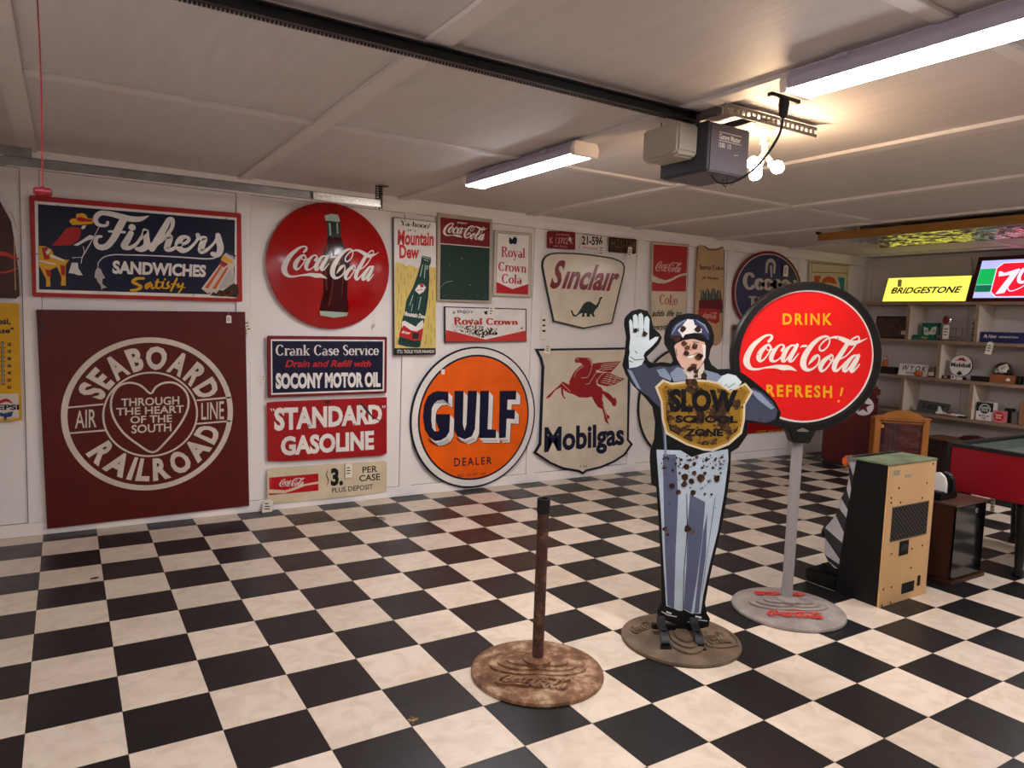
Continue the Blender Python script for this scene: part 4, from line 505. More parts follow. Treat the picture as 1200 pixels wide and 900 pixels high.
# sign wall
WB = [-.03, 1.265, 2.58, 3.86, 5.10, 6.42, 7.64, 8.93]
wl = MB().box(XL, XR+.02, WY+.012, WY+.1, 0, H+.05).build('wall_back', M_wallb); struct(wl)
edges = [XL-.05]+WB
for a, b in zip(edges[:-1], edges[1:]):
    MB().box(a+.0535, b-.0535, WY, WY+.012, .088, H-.113).build('panel', M_wall, wl)
for x in WB:
    MB().box(x-.05, x+.05, WY-.014, WY+.0118, .086, H-.112).build('batten', M_trim, wl, bevel=.002)
MB().box(XL, XR, WY-.014, WY-.0002, H-.11, H-.005).build('top_rail', M_trim, wl, bevel=.002)
bb = MB().box(XL, XR, WY-.02, WY-.0002, .001, .085).build('baseboard_back', M_trim, bevel=.003); struct(bb)
tr = MB().prism([(WY-.0145, H-.052), (WY-.0145, H-.001), (WY-.055, H-.001)], 'x', XL, XR).build('trim_1', M_trim); struct(tr)
# shelf wall
wr = MB().box(XR+.012, XR+.1, YF, WY, 0, H+.05).build('wall_right', M_wallb); struct(wr)
RB = [.15, -1.04, -2.26, -3.48, -4.70, -5.92, -7.14]
ed = [WY]+RB+[YF]
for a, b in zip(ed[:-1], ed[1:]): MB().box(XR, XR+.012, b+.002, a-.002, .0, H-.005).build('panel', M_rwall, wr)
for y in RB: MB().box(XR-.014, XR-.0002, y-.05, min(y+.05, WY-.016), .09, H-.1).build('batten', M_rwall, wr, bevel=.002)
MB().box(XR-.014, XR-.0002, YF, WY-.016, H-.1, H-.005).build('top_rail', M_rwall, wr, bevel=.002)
b2 = MB().box(XR-.02, XR-.0002, YF, WY-.022, .001, .085).build('baseboard_right', M_trim, bevel=.003); struct(b2)
# walls behind the camera, and the sectional door on the left
wf = MB().box(XL-.1, XR+.1, YF-.1, YF, 0, H+.05).build('wall_front', M_wall); struct(wf)
wq = MB().box(XL-.16, XL-.06, YF, WY+.1, 0, H+.05).build('wall_left', M_wall); struct(wq)
dr = MB().box(XL-.058, XL-.05, -6.9, -.05, 0, 2.15).build('door_1', M_trim); struct(dr)
for k in range(4): MB().box(XL-.05, XL-.015, -6.9, -.05, .01+k*.535, .535+k*.535).build('door_section', M_trim, dr, bevel=.006)
# ceiling
ce = MB().box(XL-.1, XR+.1, YF-.1, WY+.1, H+.014, H+.06).build('ceiling', M_wallb); struct(ce)
CX = [-.03, 1.262, 2.49, 3.72, 4.97, 6.14, 7.38, 8.60]; CY = [-1.70, -4.14, -6.58]
ex = [XL]+CX+[XR]; ey = [WY]+CY+[YF]
for a, b in zip(ex[:-1], ex[1:]):
    for c, d in zip(ey[:-1], ey[1:]): MB().box(a+.0015, b-.0015, d+.0015, c-.0015, H, H+.013).build('panel', M_ceil, ce)
for x in CX: MB().box(x-.046, x+.046, YF, WY-.06, H-.019, H-.0002).build('batten', M_ctrim, ce, bevel=.002)
for y in CY:
    for a, b in zip(ex[:-1], ex[1:]):
        MB().box(a+(.047 if a != XL else 0), b-.047, y-.03, y+.03, H-.016, H-.0002).build('batten', M_ctrim, ce, bevel=.002)
# ================================================================== signs
ROOTS = {}
for S in SIGNS: ROOTS[S['key']] = make_sign(S)
# ================================================================== price tags
M_tag = plain('tag_card', (236, 226, 212), .7, var=.04); M_ink = plain('ink', (30, 26, 26), .7); M_str = plain('string', (200, 190, 176), .8)
M_orange_tag = plain('orange_card', (232, 150, 90), .7)
def price_tag(x, y, z, w_, h_, tilt, label, rz=0, sl=.05, mat=M_tag):
    r = thing('price_tag', label, 'tag', (x, y, z), rot=(0, tilt, rz), group=None)
    c = min(w_, h_)*.22
    MB().prism([(-w_/2, -h_/2), (w_/2, -h_/2), (w_/2, h_/2-c), (w_/2-c, h_/2), (-w_/2+c, h_/2), (-w_/2, h_/2-c)], 'y', -.0006, .0006).build('card', mat, r)
    if sl: MB().tube([(0, 0, h_/2-.006), (.001, 0, h_/2+sl)], .0008, 5, smooth=0).build('string', M_str, r)
    rnd = random.Random(int(x*100+z*77)); m = MB()
    for k in range(3):
        zz = h_/2-h_*.3-k*h_*.2; a = -w_*.32; b_ = a+w_*rnd.uniform(.35, .62)
        m.box(a, b_, -.0012, -.0007, zz-h_*.035, zz+h_*.035)
    m.build('writing', M_ink, r)
    return r
ty = .135
price_tag(1.155, ty, 1.459, .035, .055, 0, 'small white price tag on a string at the top right of the maroon sign', sl=.07)
price_tag(1.292, ty+.02, 1.413, .035, .115, -.3, 'long white price tag curling off the right edge of the maroon square sign', sl=.03)
price_tag(2.273, ty+.02, 1.445, .018, .04, 0, 'tiny white price tag hanging below the right side of the domed red button sign', sl=.09)
price_tag(1.435, ty, .045, .075, .105, .1, 'white price tag with black print at the lower left corner of the cream price sign', sl=.18)
price_tag(2.073, ty+.01, .268, .055, .115, 0, 'white price tag stuck on the cream price sign beside its big numeral', sl=.0)
price_tag(1.406, ty+.015, 1.027, .022, .05, 0, 'narrow white price tag on the left edge of the navy service sign', sl=.02)
price_tag(3.359, ty+.01, 1.597, .055, .11, .05, 'white price tag between the green blackboard sign and the rust-pitted cola sign', sl=.03)
price_tag(3.934, ty+.02, 1.484, .06, .25, 0, 'long white price strip on the wall left of the cream shaped sign', sl=.0)
price_tag(3.971, ty, 1.27, .065, .095, .2, 'white price tag at the top left corner of the winged horse sign', sl=.04)
price_tag(4.571, ty+.02, 2.225, .06, .12, 0, 'white price tag covering the end of the white license plate', sl=.02)
price_tag(4.922, ty+.01, 2.235, .055, .11, .08, 'white price tag hanging from the rusty brown license plate', sl=.02)
price_tag(7.30, ty, 2.207, .085, .13, 0, 'white price tag on the navy oval tire sign', sl=.03)
# ================================================================== stand bases
def stand_base(root, m_iron, r=.285, seg=64, z=0.0, arcs=True, dir0=0):
    b = MB().lathe([(r, 0), (r+.003, .006), (r, .016), (r-.012, .022), (r*.8, .028), (r*.4, .033), (1e-6, .034)], n=seg).build('base', m_iron, root, smooth=True)
    if arcs:
        m = MB()
        for side in (0, pi):
            for k, ra in enumerate((.150, .112, .072)):
                P_ = []
                for t in range(36):
                    a = 2*pi*t/36; x = .062*(1 if side == 0 else -1)+ra*cos(a); y = ra*.60*sin(a)
                    P_.append((x*cos(dir0)-y*sin(dir0), x*sin(dir0)+y*cos(dir0)))
                m.prism(P_, 'z', .012, .030+.0095*(k+1)+(.0004 if side else 0))
        m.build('ridge', m_iron, b, bevel=.0035, smooth=True)
    return b
def flat_logo(root, quad, mat, z, name='embossed_lettering', ht=.002, shapes=None):
    mb = MB(); Q = [int(c*2000) for c in quad]
    k = 0
    for sh in (shapes or [('K', Q)]):
        for vs, fs in shape2d(sh):
            k += 1; h = z+(k % 9)*.00005
            n = len(vs); mb.add([(x, y, h) for x, y in vs], fs)
            mb.add([(x, y, h-ht) for x, y in vs], fs)
            if len(fs) and len(fs[0]) == 4:
                for f in fs:
                    if len(f) == 4: o = len(mb.v)-2*n; mb.f += [(f[0]+o, f[3]+o, f[3]+o+n, f[0]+o+n), (f[1]+o, f[2]+o, f[2]+o+n, f[1]+o+n)]; mb.mi += [0, 0]
    return mb.build(name, mat, root, fix=False)
M_rust = rusty('rusty_iron', (74, 42, 28), (122, 84, 56), (184, 156, 128), 14)
M_brown = rusty('brown_iron', (70, 56, 44), (98, 80, 62), (120, 100, 78), 8)
M_grey = rusty('grey_iron', (118, 106, 102), (140, 128, 124), (156, 146, 140), 7)
M_pole = plain('grey_pole_paint', (146, 142, 142), .45, var=.06, scale=6, bump=.05)
M_dark = plain('black_iron', (20, 19, 20), .45, var=.3, scale=9, bump=.1)
# 1 bare stand
st = thing('pole_stand', 'rusty bare pole on a round cast iron base standing alone on the checkered floor', 'stand', (1.862, -2.925, 0), THETA)
stand_base(st, M_rust, .285)
MB().lathe([(.062, 0), (.062, .018), (.045, .026), (.0, .028)], c=(0, 0, .050), n=28).build('boss', M_rust, st, smooth=True)
M_pr = rusty('rusty_pipe', (46, 24, 16), (70, 38, 26), (112, 84, 66), 20)
MB().lathe([(.025, 0), (.025, .66)], c=(0, 0, .055), n=24).build('pole', M_pr, st, smooth=True)
MB().lathe([(.021, .0), (.028, .0), (.028, .062), (.021, .062), (.021, .0)], c=(0, 0, .71), n=24).build('coupling', M_dark, st, smooth=True)
flat_logo(st, (-.185, -.10, .135, -.115, .135, -.205, -.175, -.18), M_rust, .0405, ht=.012)
# 2 policeman stand
gd = ROOTS['guard']
stand_base(gd, M_brown, .283, arcs=True, dir0=pi/2)
flat_logo(gd, (-.255, .045, -.135, .15, -.09, .09, -.215, -.02), M_brown, .036, ht=.006)
flat_logo(gd, (.10, .03, .215, .05, .235, -.075, .12, -.12), M_brown, .037, ht=.006)
MB().tube([(.08, .06, .036), (.10, -.13, .037), (.25, -.09, .03), (.255, .05, .03)], .004, 6).build('raised_line', M_brown, gd)
for x, l in ((-.105, 0), (.055, 0)):
    m = MB(); pr = [(-.014, .125), (-.03, .10), (-.07, .088), (-.105, .084), (-.13, .072), (-.145, .05), (-.143, .022)]
    P2 = [(y, z) for y, z in pr]+[(y+.009, z-.009) for y, z in pr[::-1]]
    m.prism(P2, 'x', x-.02, x+.02)
    s_ = m.build('strap', M_dark, gd, bevel=.002, smooth=True)
    MB().lathe([(.011, 0), (.011, .008), (.0, .011)], c=(x, -.09, .084), n=10).build('bolt', M_dark, s_)
    MB().box(x-.026, x+.026, -.165, -.14, .0225, .036).build('foot_clip', M_dark, gd, bevel=.003)
MB().box(-.14, .09, .0, .03, .05, .075).build('clamp_bar', M_dark, gd, bevel=.003)
MB().box(-.02, .02, .002, .016, .06, 1.0).build('back_brace', M_dark, gd, bevel=.003)
# 3 disc sign stand
dg = ROOTS['disc']
stand_base(dg, M_grey, .292)
MB().lathe([(.058, 0), (.058, .014), (.04, .02), (.0, .021)], c=(0, 0, .050), n=28).build('boss', M_grey, dg, smooth=True)
PB = MB().lathe([(.0285, 0), (.0285, .90)], c=(0, .025, .05), n=24).build('pole', M_pole, dg, smooth=True)
flat_logo(dg, (-.17, -.095, .135, -.11, .135, -.195, -.165, -.18), enamel('redworn*1'), .0392, name='red_lettering', ht=.002)
flat_logo(dg, (.15, .115, -.15, .115, -.15, .17, .15, .17), enamel('redworn*1'), .0392, name='red_lettering', ht=.002)
flat_logo(dg, (), enamel('redworn*1'), .0395, name='red_lettering', shapes=[('T', 'DRINK', 'b', [-110, -160, 80, -165, 80, -188, -110, -183], .01, 0)])
pz = 1.380
MB().lathe([(.352, -.012), (.356, -.026), (.388, -.026), (.396, -.014), (.396, .018), (.352, .018), (.352, -.012)], c=(0, 0, pz), n=80, axis='y').build('iron_ring', M_dark, dg, smooth=True)
MB().prism([(-.075, 1.02), (-.07, .985), (-.052, .945), (-.045, .925), (.045, .925), (.052, .945), (.07, .985), (.075, 1.02)], 'y', -.03, .055).build('bracket', M_dark, dg, bevel=.006)
MB().prism([(-.03, .995), (0, 1.008), (.03, .995), (.03, .988), (-.03, .988)], 'y', -.036, -.0295).build('clip', plain('worn_steel', (150, 146, 140), .4, .7), dg)
MB().box(-.012, .012, .019, .03, 1.0, 1.75).build('back_brace', M_dark, dg, bevel=.003)
# ================================================================== ceiling fittings
M_lampw = plain('lamp_shell', (172, 166, 184), .4, var=.03)
M_lens = glow('lamp_lens', (255, 250, 252), LAMP_STRENGTH)
M_lens.node_tree.nodes['Principled BSDF'].inputs['Emission Color'].default_value = (*LAMP_COL, 1)
M_cap = plain('lamp_end_cap', (226, 214, 208), .45, var=.03)
def strip_lamp(x, y0, label):
    r = thing('strip_light', label, 'light', (x, y0, H-.0195))
    sec = [(-.066, 0), (-.08, -.03), (-.074, -.062), (.074, -.062), (.08, -.03), (.066, 0)]
    n = 1.22
    MB().prism(sec, 'y', .03, n-.03).build('housing', M_lampw, r, bevel=.003)
    MB().prism([(-.066, -.0625), (-.058, -.070), (.058, -.070), (.066, -.0625)], 'y', .034, n-.034).build('lens', M_lens, r)
    sc2 = [(a*1.08, b*1.04-(.009 if b < -.04 else 0)) for a, b in sec]
    for a, b in ((0, .03), (n-.03, n)): MB().prism(sc2, 'y', a, b).build('end_cap', M_cap, r, bevel=.004)
    for a in (.25, .95): MB().box(-.085, -.0635, a, a+.05, -.014, .0).build('clip', M_lampw, r, bevel=.002)
    return r
strip_lamp(2.475, -2.31, 'white strip light on the ceiling between the domed red button sign and the opener motor')
strip_lamp(2.475, -4.79, 'long strip light at the top right edge of the photo, nearest to the camera')
strip_lamp(4.98, -5.0, 'unseen strip light added on the ceiling farther right to brighten the walls')  # this and the next three: unseen lamps added to brighten walls and shelves
strip_lamp(-.04, -4.9, 'unseen strip light added above the door side to light the left wall')
strip_lamp(7.39, -4.25, 'unseen strip light added on the ceiling near the shelf wall to brighten it')
strip_lamp(7.39, -6.6, 'unseen strip light added at the far end of the shelf wall to brighten it')
M_black = plain('black_steel', (18, 18, 20), .35, .2, var=.2, scale=6)
M_galv = plain('galvanised_steel', (150, 148, 146), .38, .75, var=.25, scale=14)
# opener rail with its chain
ry = -3.03
ra = thing('opener_rail', 'long black garage door opener rail running under the ceiling', 'rail', (0, ry, 2.442))
MB().box(-.55, 2.53, -.028, .028, .006, .012).box(-.55, 2.53, -.005, .005, -.022, .006).box(-.55, 2.53, -.02, .02, -.028, -.022).build('rail', M_black, ra)
ch = MB()
for k in range(220):
    x = -.5+k*.0128
    ch.box(x, x+.0085, -.036, -.028, -.05, -.041, 0).box(x+.0085, x+.0128, -.034, -.03, -.048, -.043, 1)
stuff(ch.build('chain', [M_black, plain('chain_steel', (170, 150, 130), .4, .6)], ra))
MB().box(-.30, -.20, -.045, .03, -.062, -.028).build('trolley', M_black, ra, bevel=.004)
MB().tube([(.0, -.0, -.03), (.0, 0, .02)], .006).build('hanger', M_galv, ra)
# opener motor
om = thing('door_opener', 'dark grey garage door opener motor with a beige cover hanging from the ceiling', 'door opener', (2.52, -3.125, 2.195))
M_ob = plain('opener_case', (92, 88, 96), .45, var=.06); M_obd = plain('opener_side', (58, 56, 62), .5, var=.06); M_beige = plain('opener_cover', (170, 160, 146), .5, var=.05)
MB().box(0, .25, 0, .29, 0, .208).build('housing', M_ob, om, bevel=.006)
MB().box(-.012, -.0005, .003, .287, .004, .211).build('side_plate', M_obd, om, bevel=.002)
MB().prism([(.055, .075), (.075, .058), (.27, .058), (.283, .075), (.283, .2), (.055, .2)], 'x', -.135, -.0125).build('cover', M_beige, om, bevel=.012)
lt = MB()
for (s_, q_, b_) in (('Garage Master', (.055, .165, .19, .143), .02), ('1500  1/3', (.055, .128, .13, .108), .01)):
    for vs, fs in shape2d(('T', s_, 'b', [int(c*2000) for c in (q_[0], q_[1], q_[2], q_[1], q_[2], q_[3], q_[0], q_[3])], b_, 0)): lt.add([(x, -.0008, z) for x, z in vs], fs)
for z in (.172, .136): lt.box(.052, .195, -.0012, -.0005, z-.0012, z+.0012)
for x, z in ((.155, .085), (.17, .087)): lt.box(x, x+.008, -.0012, -.0005, z, z+.003)
lt.build('lettering', enamel('white'), om, fix=False)
MB().lathe([(.004, 0), (.004, .025)], c=(-.1, .2, .2), n=8).build('bolt', M_galv, om)
m = MB(); wire = [(.14, .02, 0), (.135, .01, -.04), (.12, .0, -.055), (.10, .0, -.05), (.105, .01, -.02), (.12, .02, -.045), (.19, .03, -.03), (.22, .04, 0)]
m.tube(wire, .0022, 6).build('wire', M_black, om)
# perforated hanging angle
M_galvd = plain('dull_galvanised', (104, 100, 98), .5, .5, var=.3, scale=14)
pa = thing('perforated_angle', 'perforated steel angle fixed to the ceiling behind the opener motor', 'bracket', (2.52, -3.195, H-.016))
m = MB(); nh = 19; L_ = .62
for k in range(nh):
    x = k*L_/nh; s1 = L_/nh
    m.box(x, x+s1*.35, -.002, .002, -.045, 0); m.box(x+s1*.35, x+s1, -.002, .002, -.045, -.032); m.box(x+s1*.35, x+s1, -.002, .002, -.013, 0)
m.box(0, L_, .002, .036, -.003, 0).build('angle', M_galvd, pa)
MB().box(.0, .03, .04, .25, -.035, -.006).build('cross_angle', M_galvd, pa)
MB().box(.22, .25, .04, .25, -.035, -.006).build('cross_angle', M_galvd, pa)
# bulb cluster
bl = thing('bulb_cluster', 'three glowing bare bulbs on a branching socket beside the opener motor', 'light', (2.915, -3.09, 2.30))
M_bulb = glow('bulb_glass', (255, 226, 190), BULB_STRENGTH); M_bulb.node_tree.nodes['Principled BSDF'].inputs['Emission Color'].default_value = (*BULB_COL, 1)
M_porc = plain('porcelain', (206, 196, 180), .35)
MB().lathe([(.05, .165), (.05, .15), (.03, .12), (.022, .1), (.022, .075), (.0, .07)], n=24).build('lamp_holder', M_porc, bl, smooth=True)
MB().tube([(0, 0, .08), (0, 0, .03)], .013, 12).build('adapter', M_porc, bl)
for (dx, dy, dz) in ((-.062, .0, -.018), (.062, -.022, -.022), (.012, .06, -.055)):
    d = Vector((dx, dy, dz)); u = d.normalized()
    sk = MB().tube([u*.005+Vector((0, 0, .03)), u*.035+Vector((0, 0, .01))], .0125, 12, smooth=0).build('socket', M_porc, bl)
    b_ = MB(); pr = [(1e-6, -.030), (.014, -.0265), (.025, -.015), (.030, 0), (.027, .012), (.018, .026), (.0125, .036), (.0125, .042)]
    b_.lathe(pr, n=20); zq = Vector((0, 0, -1)).rotation_difference(u)
    b_.v = [tuple(zq @ Vector(v)+u*.075+Vector((0, 0, -.002))) for v in b_.v]
    b_.build('bulb', M_bulb, sk, smooth=True)
# cord from the near lamp to the opener
co = thing('power_cord', 'dark cord drooping from a plug at the near strip light down to the opener motor', 'cord', (2.64, -3.40, H-.03))
MB().box(-.09, .09, -.012, .012, -.003, .013).build('outlet_plate', M_dark, co, bevel=.002)
MB().lathe([(.008, -.075), (.017, -.06), (.022, -.02), (.02, -.003)], n=14).build('plug', M_dark, co, smooth=True)
MB().tube([(0, 0, -.07), (.01, .02, -.13), (.025, .09, -.2), (.03, .17, -.255), (.0, .235, -.293), (-.05, .272, -.298), (-.075, .30, -.262)], .0055, 8, smooth=5).build('cord', M_dark, co)
# door track
tk = thing('door_track', 'galvanised garage door track running along the top of the sign wall', 'track', (0, -.33, 2.328))
m = MB(); sec = [(-.028, -.026), (.028, -.026)]
def channel(m, P, hw=.026, t=.002):
    """C channel swept along points P = (x, z); web towards the wall"""
    n = len(P)
    for i in range(n-1):
        a = Vector((P[i][0], P[i][1])); b = Vector((P[i+1][0], P[i+1][1]))
        ta = (Vector(P[min(i+1, n-1)])-Vector(P[max(i-1, 0)])).normalized(); tb = (Vector(P[min(i+2, n-1)])-Vector(P[i])).normalized()
        na = Vector((-ta.y, ta.x)); nb = Vector((-tb.y, tb.x))
        for (s0, s1, y0, y1) in ((-hw, hw, .012, .014), (hw-t, hw, -.014, .012), (-hw, -hw+t, -.014, .012)):
            vs = []
            for (p, nn) in ((a, na), (b, nb)):
                for s_ in (s0, s1):
                    for y in (y0, y1): q_ = p+nn*s_; vs.append((q_.x, y, q_.y))
            m.add(vs, [(0, 1, 3, 2), (4, 6, 7, 5), (0, 4, 5, 1), (2, 3, 7, 6), (0, 2, 6, 4), (1, 5, 7, 3)])
P = [(-.30, -2.2), (-.30, -.30)]+[(-.02-.28*cos(a), -.30+.29*sin(a)+.012) for a in [pi/2*k/9 for k in range(1, 9)]]+[(.0, .0), (2.30, 0.012)]
P = [(x*.92 if x > 1 else x-.05, z) for x, z in P]; channel(m, P); m.build('channel', M_galv, tk)
MB().box(-.45, .0, .03, .034, .03, .085).build('header_angle', M_galv, tk)
m = MB()
for k in range(9): m.box(2.118, 2.122, -.02, .03, .0+k*.015, .009+k*.015)
m.box(2.116, 2.124, -.022, -.016, -.03, .137).box(2.116, 2.124, .026, .032, -.03, .137).box(2.10, 2.17, -.022, .032, .133, .1375)
for k in range(8): m.box(2.075, 2.115, -.006, -.003, .004+k*.017, .013+k*.017)
m.box(2.075, 2.082, -.006, -.003, -.03, .137).box(2.108, 2.115, -.006, -.003, -.03, .137)
m.build('hanger', M_dark, tk)
m = MB().box(1.62, 2.11, -.018, -.0145, -.02, .03)
m.build('perforated_strip', plain('bright_zinc', (200, 196, 190), .35, .6, var=.4, scale=60), tk)
# release cord
rc = thing('release_cord', 'thin red pull cord with a red handle hanging in front of the fisherman sign', 'cord', (.1, -3.0, 1.826))
M_redp = plain('red_plastic', (112, 12, 22), .45)
MB().tube([(0, 0, .01), (.002, 0, .3), (-.004, 0, .57)], .0022, 6).build('cord', plain('red_cord', (130, 30, 40), .7, var=.3, scale=120), rc)
MB().lathe([(.006, -.022), (.012, -.018), (.012, .018), (.006, .022)], n=12, axis='x').build('handle', M_redp, rc, smooth=True)
MB().lathe([(.011, -.008), (.011, .006), (.005, .014)], n=12).build('collar', M_redp, rc, smooth=True)
# foil faced panel
fp = thing('foil_panel', 'wood framed panel with crinkled shiny foil underside hanging flat below the far ceiling', 'panel', (6.15, -1.08, 2.36))
m_, nt, b = nodes('crinkled_foil'); b.inputs['Base Color'].default_value = (.75, .75, .78, 1); b.inputs['Metallic'].default_value = 1; b.inputs['Roughness'].default_value = .1
n2 = N(nt, 'ShaderNodeTexNoise'); n2.inputs['Scale'].default_value = 9; n2.inputs['Detail'].default_value = 3; n2.inputs['Distortion'].default_value = 1; tc = N(nt, 'ShaderNodeTexCoord'); nt.links.new(tc.outputs['Object'], n2.inputs['Vector'])
bp = N(nt, 'ShaderNodeBump'); bp.inputs['Strength'].default_value = 1.0; bp.inputs['Distance'].default_value = .035; nt.links.new(n2.outputs['Fac'], bp.inputs['Height']); nt.links.new(bp.outputs[0], b.inputs['Normal'])
M_foil = m_; M_beam = plain('varnished_beam', (150, 104, 48), .35, var=.35, scale=6, stretch=(20, 1.5, 20))
MB().box(.0, .035, -3.2, .0, .0, .07).build('rail', M_beam, fp, bevel=.003)
MB().box(1.0, 1.035, -3.2, .0, .02, .07).build('rail', M_beam, fp, bevel=.003)
m = MB(); rnd = random.Random(2); NX, NY = 26, 80; zs = [[rnd.uniform(-.006, .006) for _ in range(NY+1)] for _ in range(NX+1)]
m.add([(.036+.963*i/NX, -.12-3.07*k/NY, .022+zs[i][k]) for i in range(NX+1) for k in range(NY+1)], [(i*(NY+1)+k, i*(NY+1)+k+1, (i+1)*(NY+1)+k+1, (i+1)*(NY+1)+k) for i in range(NX) for k in range(NY)])
m.build('foil_sheet', M_foil, fp, smooth=True, fix=False)
MB().box(.036, .999, -3.15, -.2, .034, .06).build('insulation', plain('insulation', (200, 180, 120), .8), fp)
MB().lathe([(.014, -.05), (.014, .012)], c=(.017, -.012, .07), n=12, axis='x').build('hook', M_dark, fp)
for y in (-.4, -2.4): MB().box(.03, .05, y, y+.02, .07, .119).build('hanger', M_galv, fp)
# ================================================================== slot machine seen from behind
M_ply = plain('plywood', (200, 160, 112), .6, var=.1, scale=4, stretch=(1, 1, .25), bump=.04); M_mb = plain('matt_black', (7, 7, 7), .5, var=.1)
M_grn = rusty('worn_green_top', (84, 92, 68), (112, 124, 92), (134, 134, 104), 9)
M_chrome = plain('chrome', (206, 208, 212), .12, .95, var=.05); M_hole = plain('dark_hole', (10, 9, 9), .8)  # last colour paints the shade inside openings, also used on screws
M_sil = plain('silver_facet', (200, 200, 204), .25, .6); M_gfc = plain('grey_facet', (52, 52, 56), .25, .5)
sm = thing('slot_machine', 'black slot machine cabinet seen from behind with a plywood back and green top', 'slot machine', (3.957, -3.205, 0))
Wd = .475
MB().prism([(.013, .0), (.013, .797), (.2, .797), (.215, .70), (.25, .30), (.272, .0)], 'x', 0, Wd).build('cabinet', M_mb, sm, bevel=.004)
bpn = MB().box(.0, Wd, .0, .0125, .0, .8).build('back_panel', M_ply, sm, bevel=.002)
MB().prism([(-.004, -.004), (Wd+.004, -.004), (Wd+.004, .235), (-.004, .235)], 'z', .7985, .81).build('top_panel', M_grn, sm, bevel=.003)
gx0, gx1, gz0, gz1 = .055, .425, .368, .565
MB().box(gx0, gx1, -.001, .003, gz0, gz1).build('vent', M_hole, bpn)  # near-black slab, paints the shade behind the grille
m = MB(); nx, nz = 11, 7; dx = (gx1-gx0)/nx; dz = (gz1-gz0)/nz
for i in range(nx):
    for k in range(nz):
        x = gx0+i*dx; z = gz0+k*dz
        for (a, b2_, c, d) in ((x, z, x+dx, z+dz), (x, z+dz, x+dx, z)):
            m.add([(a, -.002, b2_-.0022), (c, -.002, d-.0022), (c, -.002, d+.0022), (a, -.002, b2_+.0022)], [(0, 1, 2, 3)])
for q_ in ((gx0, gx1, gz0, gz0+.005), (gx0, gx1, gz1-.005, gz1)): m.box(q_[0], q_[1], -.003, -.001, q_[2], q_[3])
stuff(m.build('mesh_grille', plain('grille_metal', (84, 74, 68), .5), bpn, fix=False))
for (a, b_, c, d) in ((.153, .25, .272, .358), (.212, .343, .041, .104), (.371, .405, .062, .125)):
    MB().box(a, b_, -.001, .004, c, d).build('cutout', M_hole, bpn, bevel=.001)  # not cut through: dark slabs stand in for the shade inside each opening
MB().box(.165, .24, -.004, -.001, .30, .335).build('socket_plate', M_dark, bpn, bevel=.001)
for (x, z) in [(4.058,.669),(4.342,.672),(3.99,.62),(3.994,.592),(4.086,.585),(4.305,.588),(4.038,.298),(4.243,.297),(4.349,.302),(4.25,.185),(3.988,.102),(4.065,.102),(3.985,.011),(4.069,.011),(4.39,.78)]:
    MB().lathe([(.006, -.002), (.006, .002)], c=(x-3.957, 0, z), n=8, axis='y').build('screw', M_hole, bpn)
MB().box(.033, .1, -.0008, .001, .742, .772).build('sticker', plain('old_sticker', (150, 142, 124), .7), bpn)
MB().box(.15, .22, -.0008, .001, .722, .738).build('sticker', plain('old_sticker', (150, 142, 124), .7), bpn)
MB().box(-.0012, .002, .07, .155, .49, .515).build('handle_slot', M_hole, sm)  # shade of the slot painted as a thin dark slab
# faceted metal front
prof = [(.2, .79), (.245, .775), (.235, .70), (.245, .62), (.275, .56), (.285, .50), (.30, .45), (.362, .36), (.358, .30), (.352, .2), (.33, .17), (.285, .14)]
m = MB()
for i in range(len(prof)-1):
    (y0, z0), (y1, z1) = prof[i], prof[i+1]
    for c in range(4):
        xa, xb = c*Wd/4, (c+1)*Wd/4; xm = (xa+xb)/2
        out = .012 if i % 2 else -.004
        vs = [(xa, y0, z0), (xb, y0, z0), (xb, y1, z1), (xa, y1, z1), (xm, (y0+y1)/2+out, (z0+z1)/2)]
        m.add(vs, [(0, 1, 4)], (i+c) % 2); m.add(vs, [(1, 2, 4)], (i+c+1) % 2); m.add(vs, [(2, 3, 4)], (i+c) % 2); m.add(vs, [(3, 0, 4)], (i+c+1) % 2)
    for xs in (0.0005, Wd-.0005):
        bz = lambda z: .2+(.797-z)*.09
        vs = [(xs, y0, z0), (xs, y1, z1), (xs, bz(z1), z1), (xs, bz(z0), z0)]
        m.add(vs, [(0, 1, 2)], i % 2); m.add(vs, [(0, 2, 3)], (i+1) % 2)
m.build('front_panel', [M_sil, M_gfc], sm, fix=False)
MB().box(.0, Wd, .2, .262, .775, .81).build('chrome_trim', M_chrome, sm, bevel=.006)
MB().box(.004, .10, .245, .295, .745, .805).build('lamp_cap', plain('orange_plastic', (214, 92, 24), .25), sm, bevel=.012)
MB().lathe([(.0, .0), (.03, .006), (.034, .03), (.0, .05)], c=(.03, .352, .33), n=16, axis='y').build('knob', M_mb, sm, smooth=True)
MB().box(.0, Wd, .262, .475, .0, .085).box(.02, Wd-.02, .265, .40, .085, .13).build('coin_tray', M_mb, sm, bevel=.012)
# ================================================================== small black cabinet behind it
M_walnut = plain('walnut_side', (66, 36, 24), .4, var=.25, scale=5, stretch=(4, 4, .6)); M_gblk = plain('gloss_black', (10, 10, 12), .1, var=.1)
bc = thing('radio_cabinet', 'low black cabinet with walnut side and plinth between the slot machine and red table', 'cabinet', (4.71, -3.20, 0))
MB().box(-.015, .40, -.012, .50, 0, .025).build('plinth', M_walnut, bc, bevel=.004)
MB().box(.0, .37, .012, .48, .026, .485).build('body', M_walnut, bc, bevel=.004)
MB().box(.004, .366, .0, .0115, .035, .478).build('door', M_gblk, bc, bevel=.003)
MB().box(-.012, .385, -.01, .49, .486, .50).build('top', plain('brown_top', (84, 62, 52), .3), bc, bevel=.003)
MB().lathe([(.012, -.002), (.016, -.001), (.016, .001)], c=(.25, -.0, .44), n=16, axis='y').build('badge', M_chrome, bc)
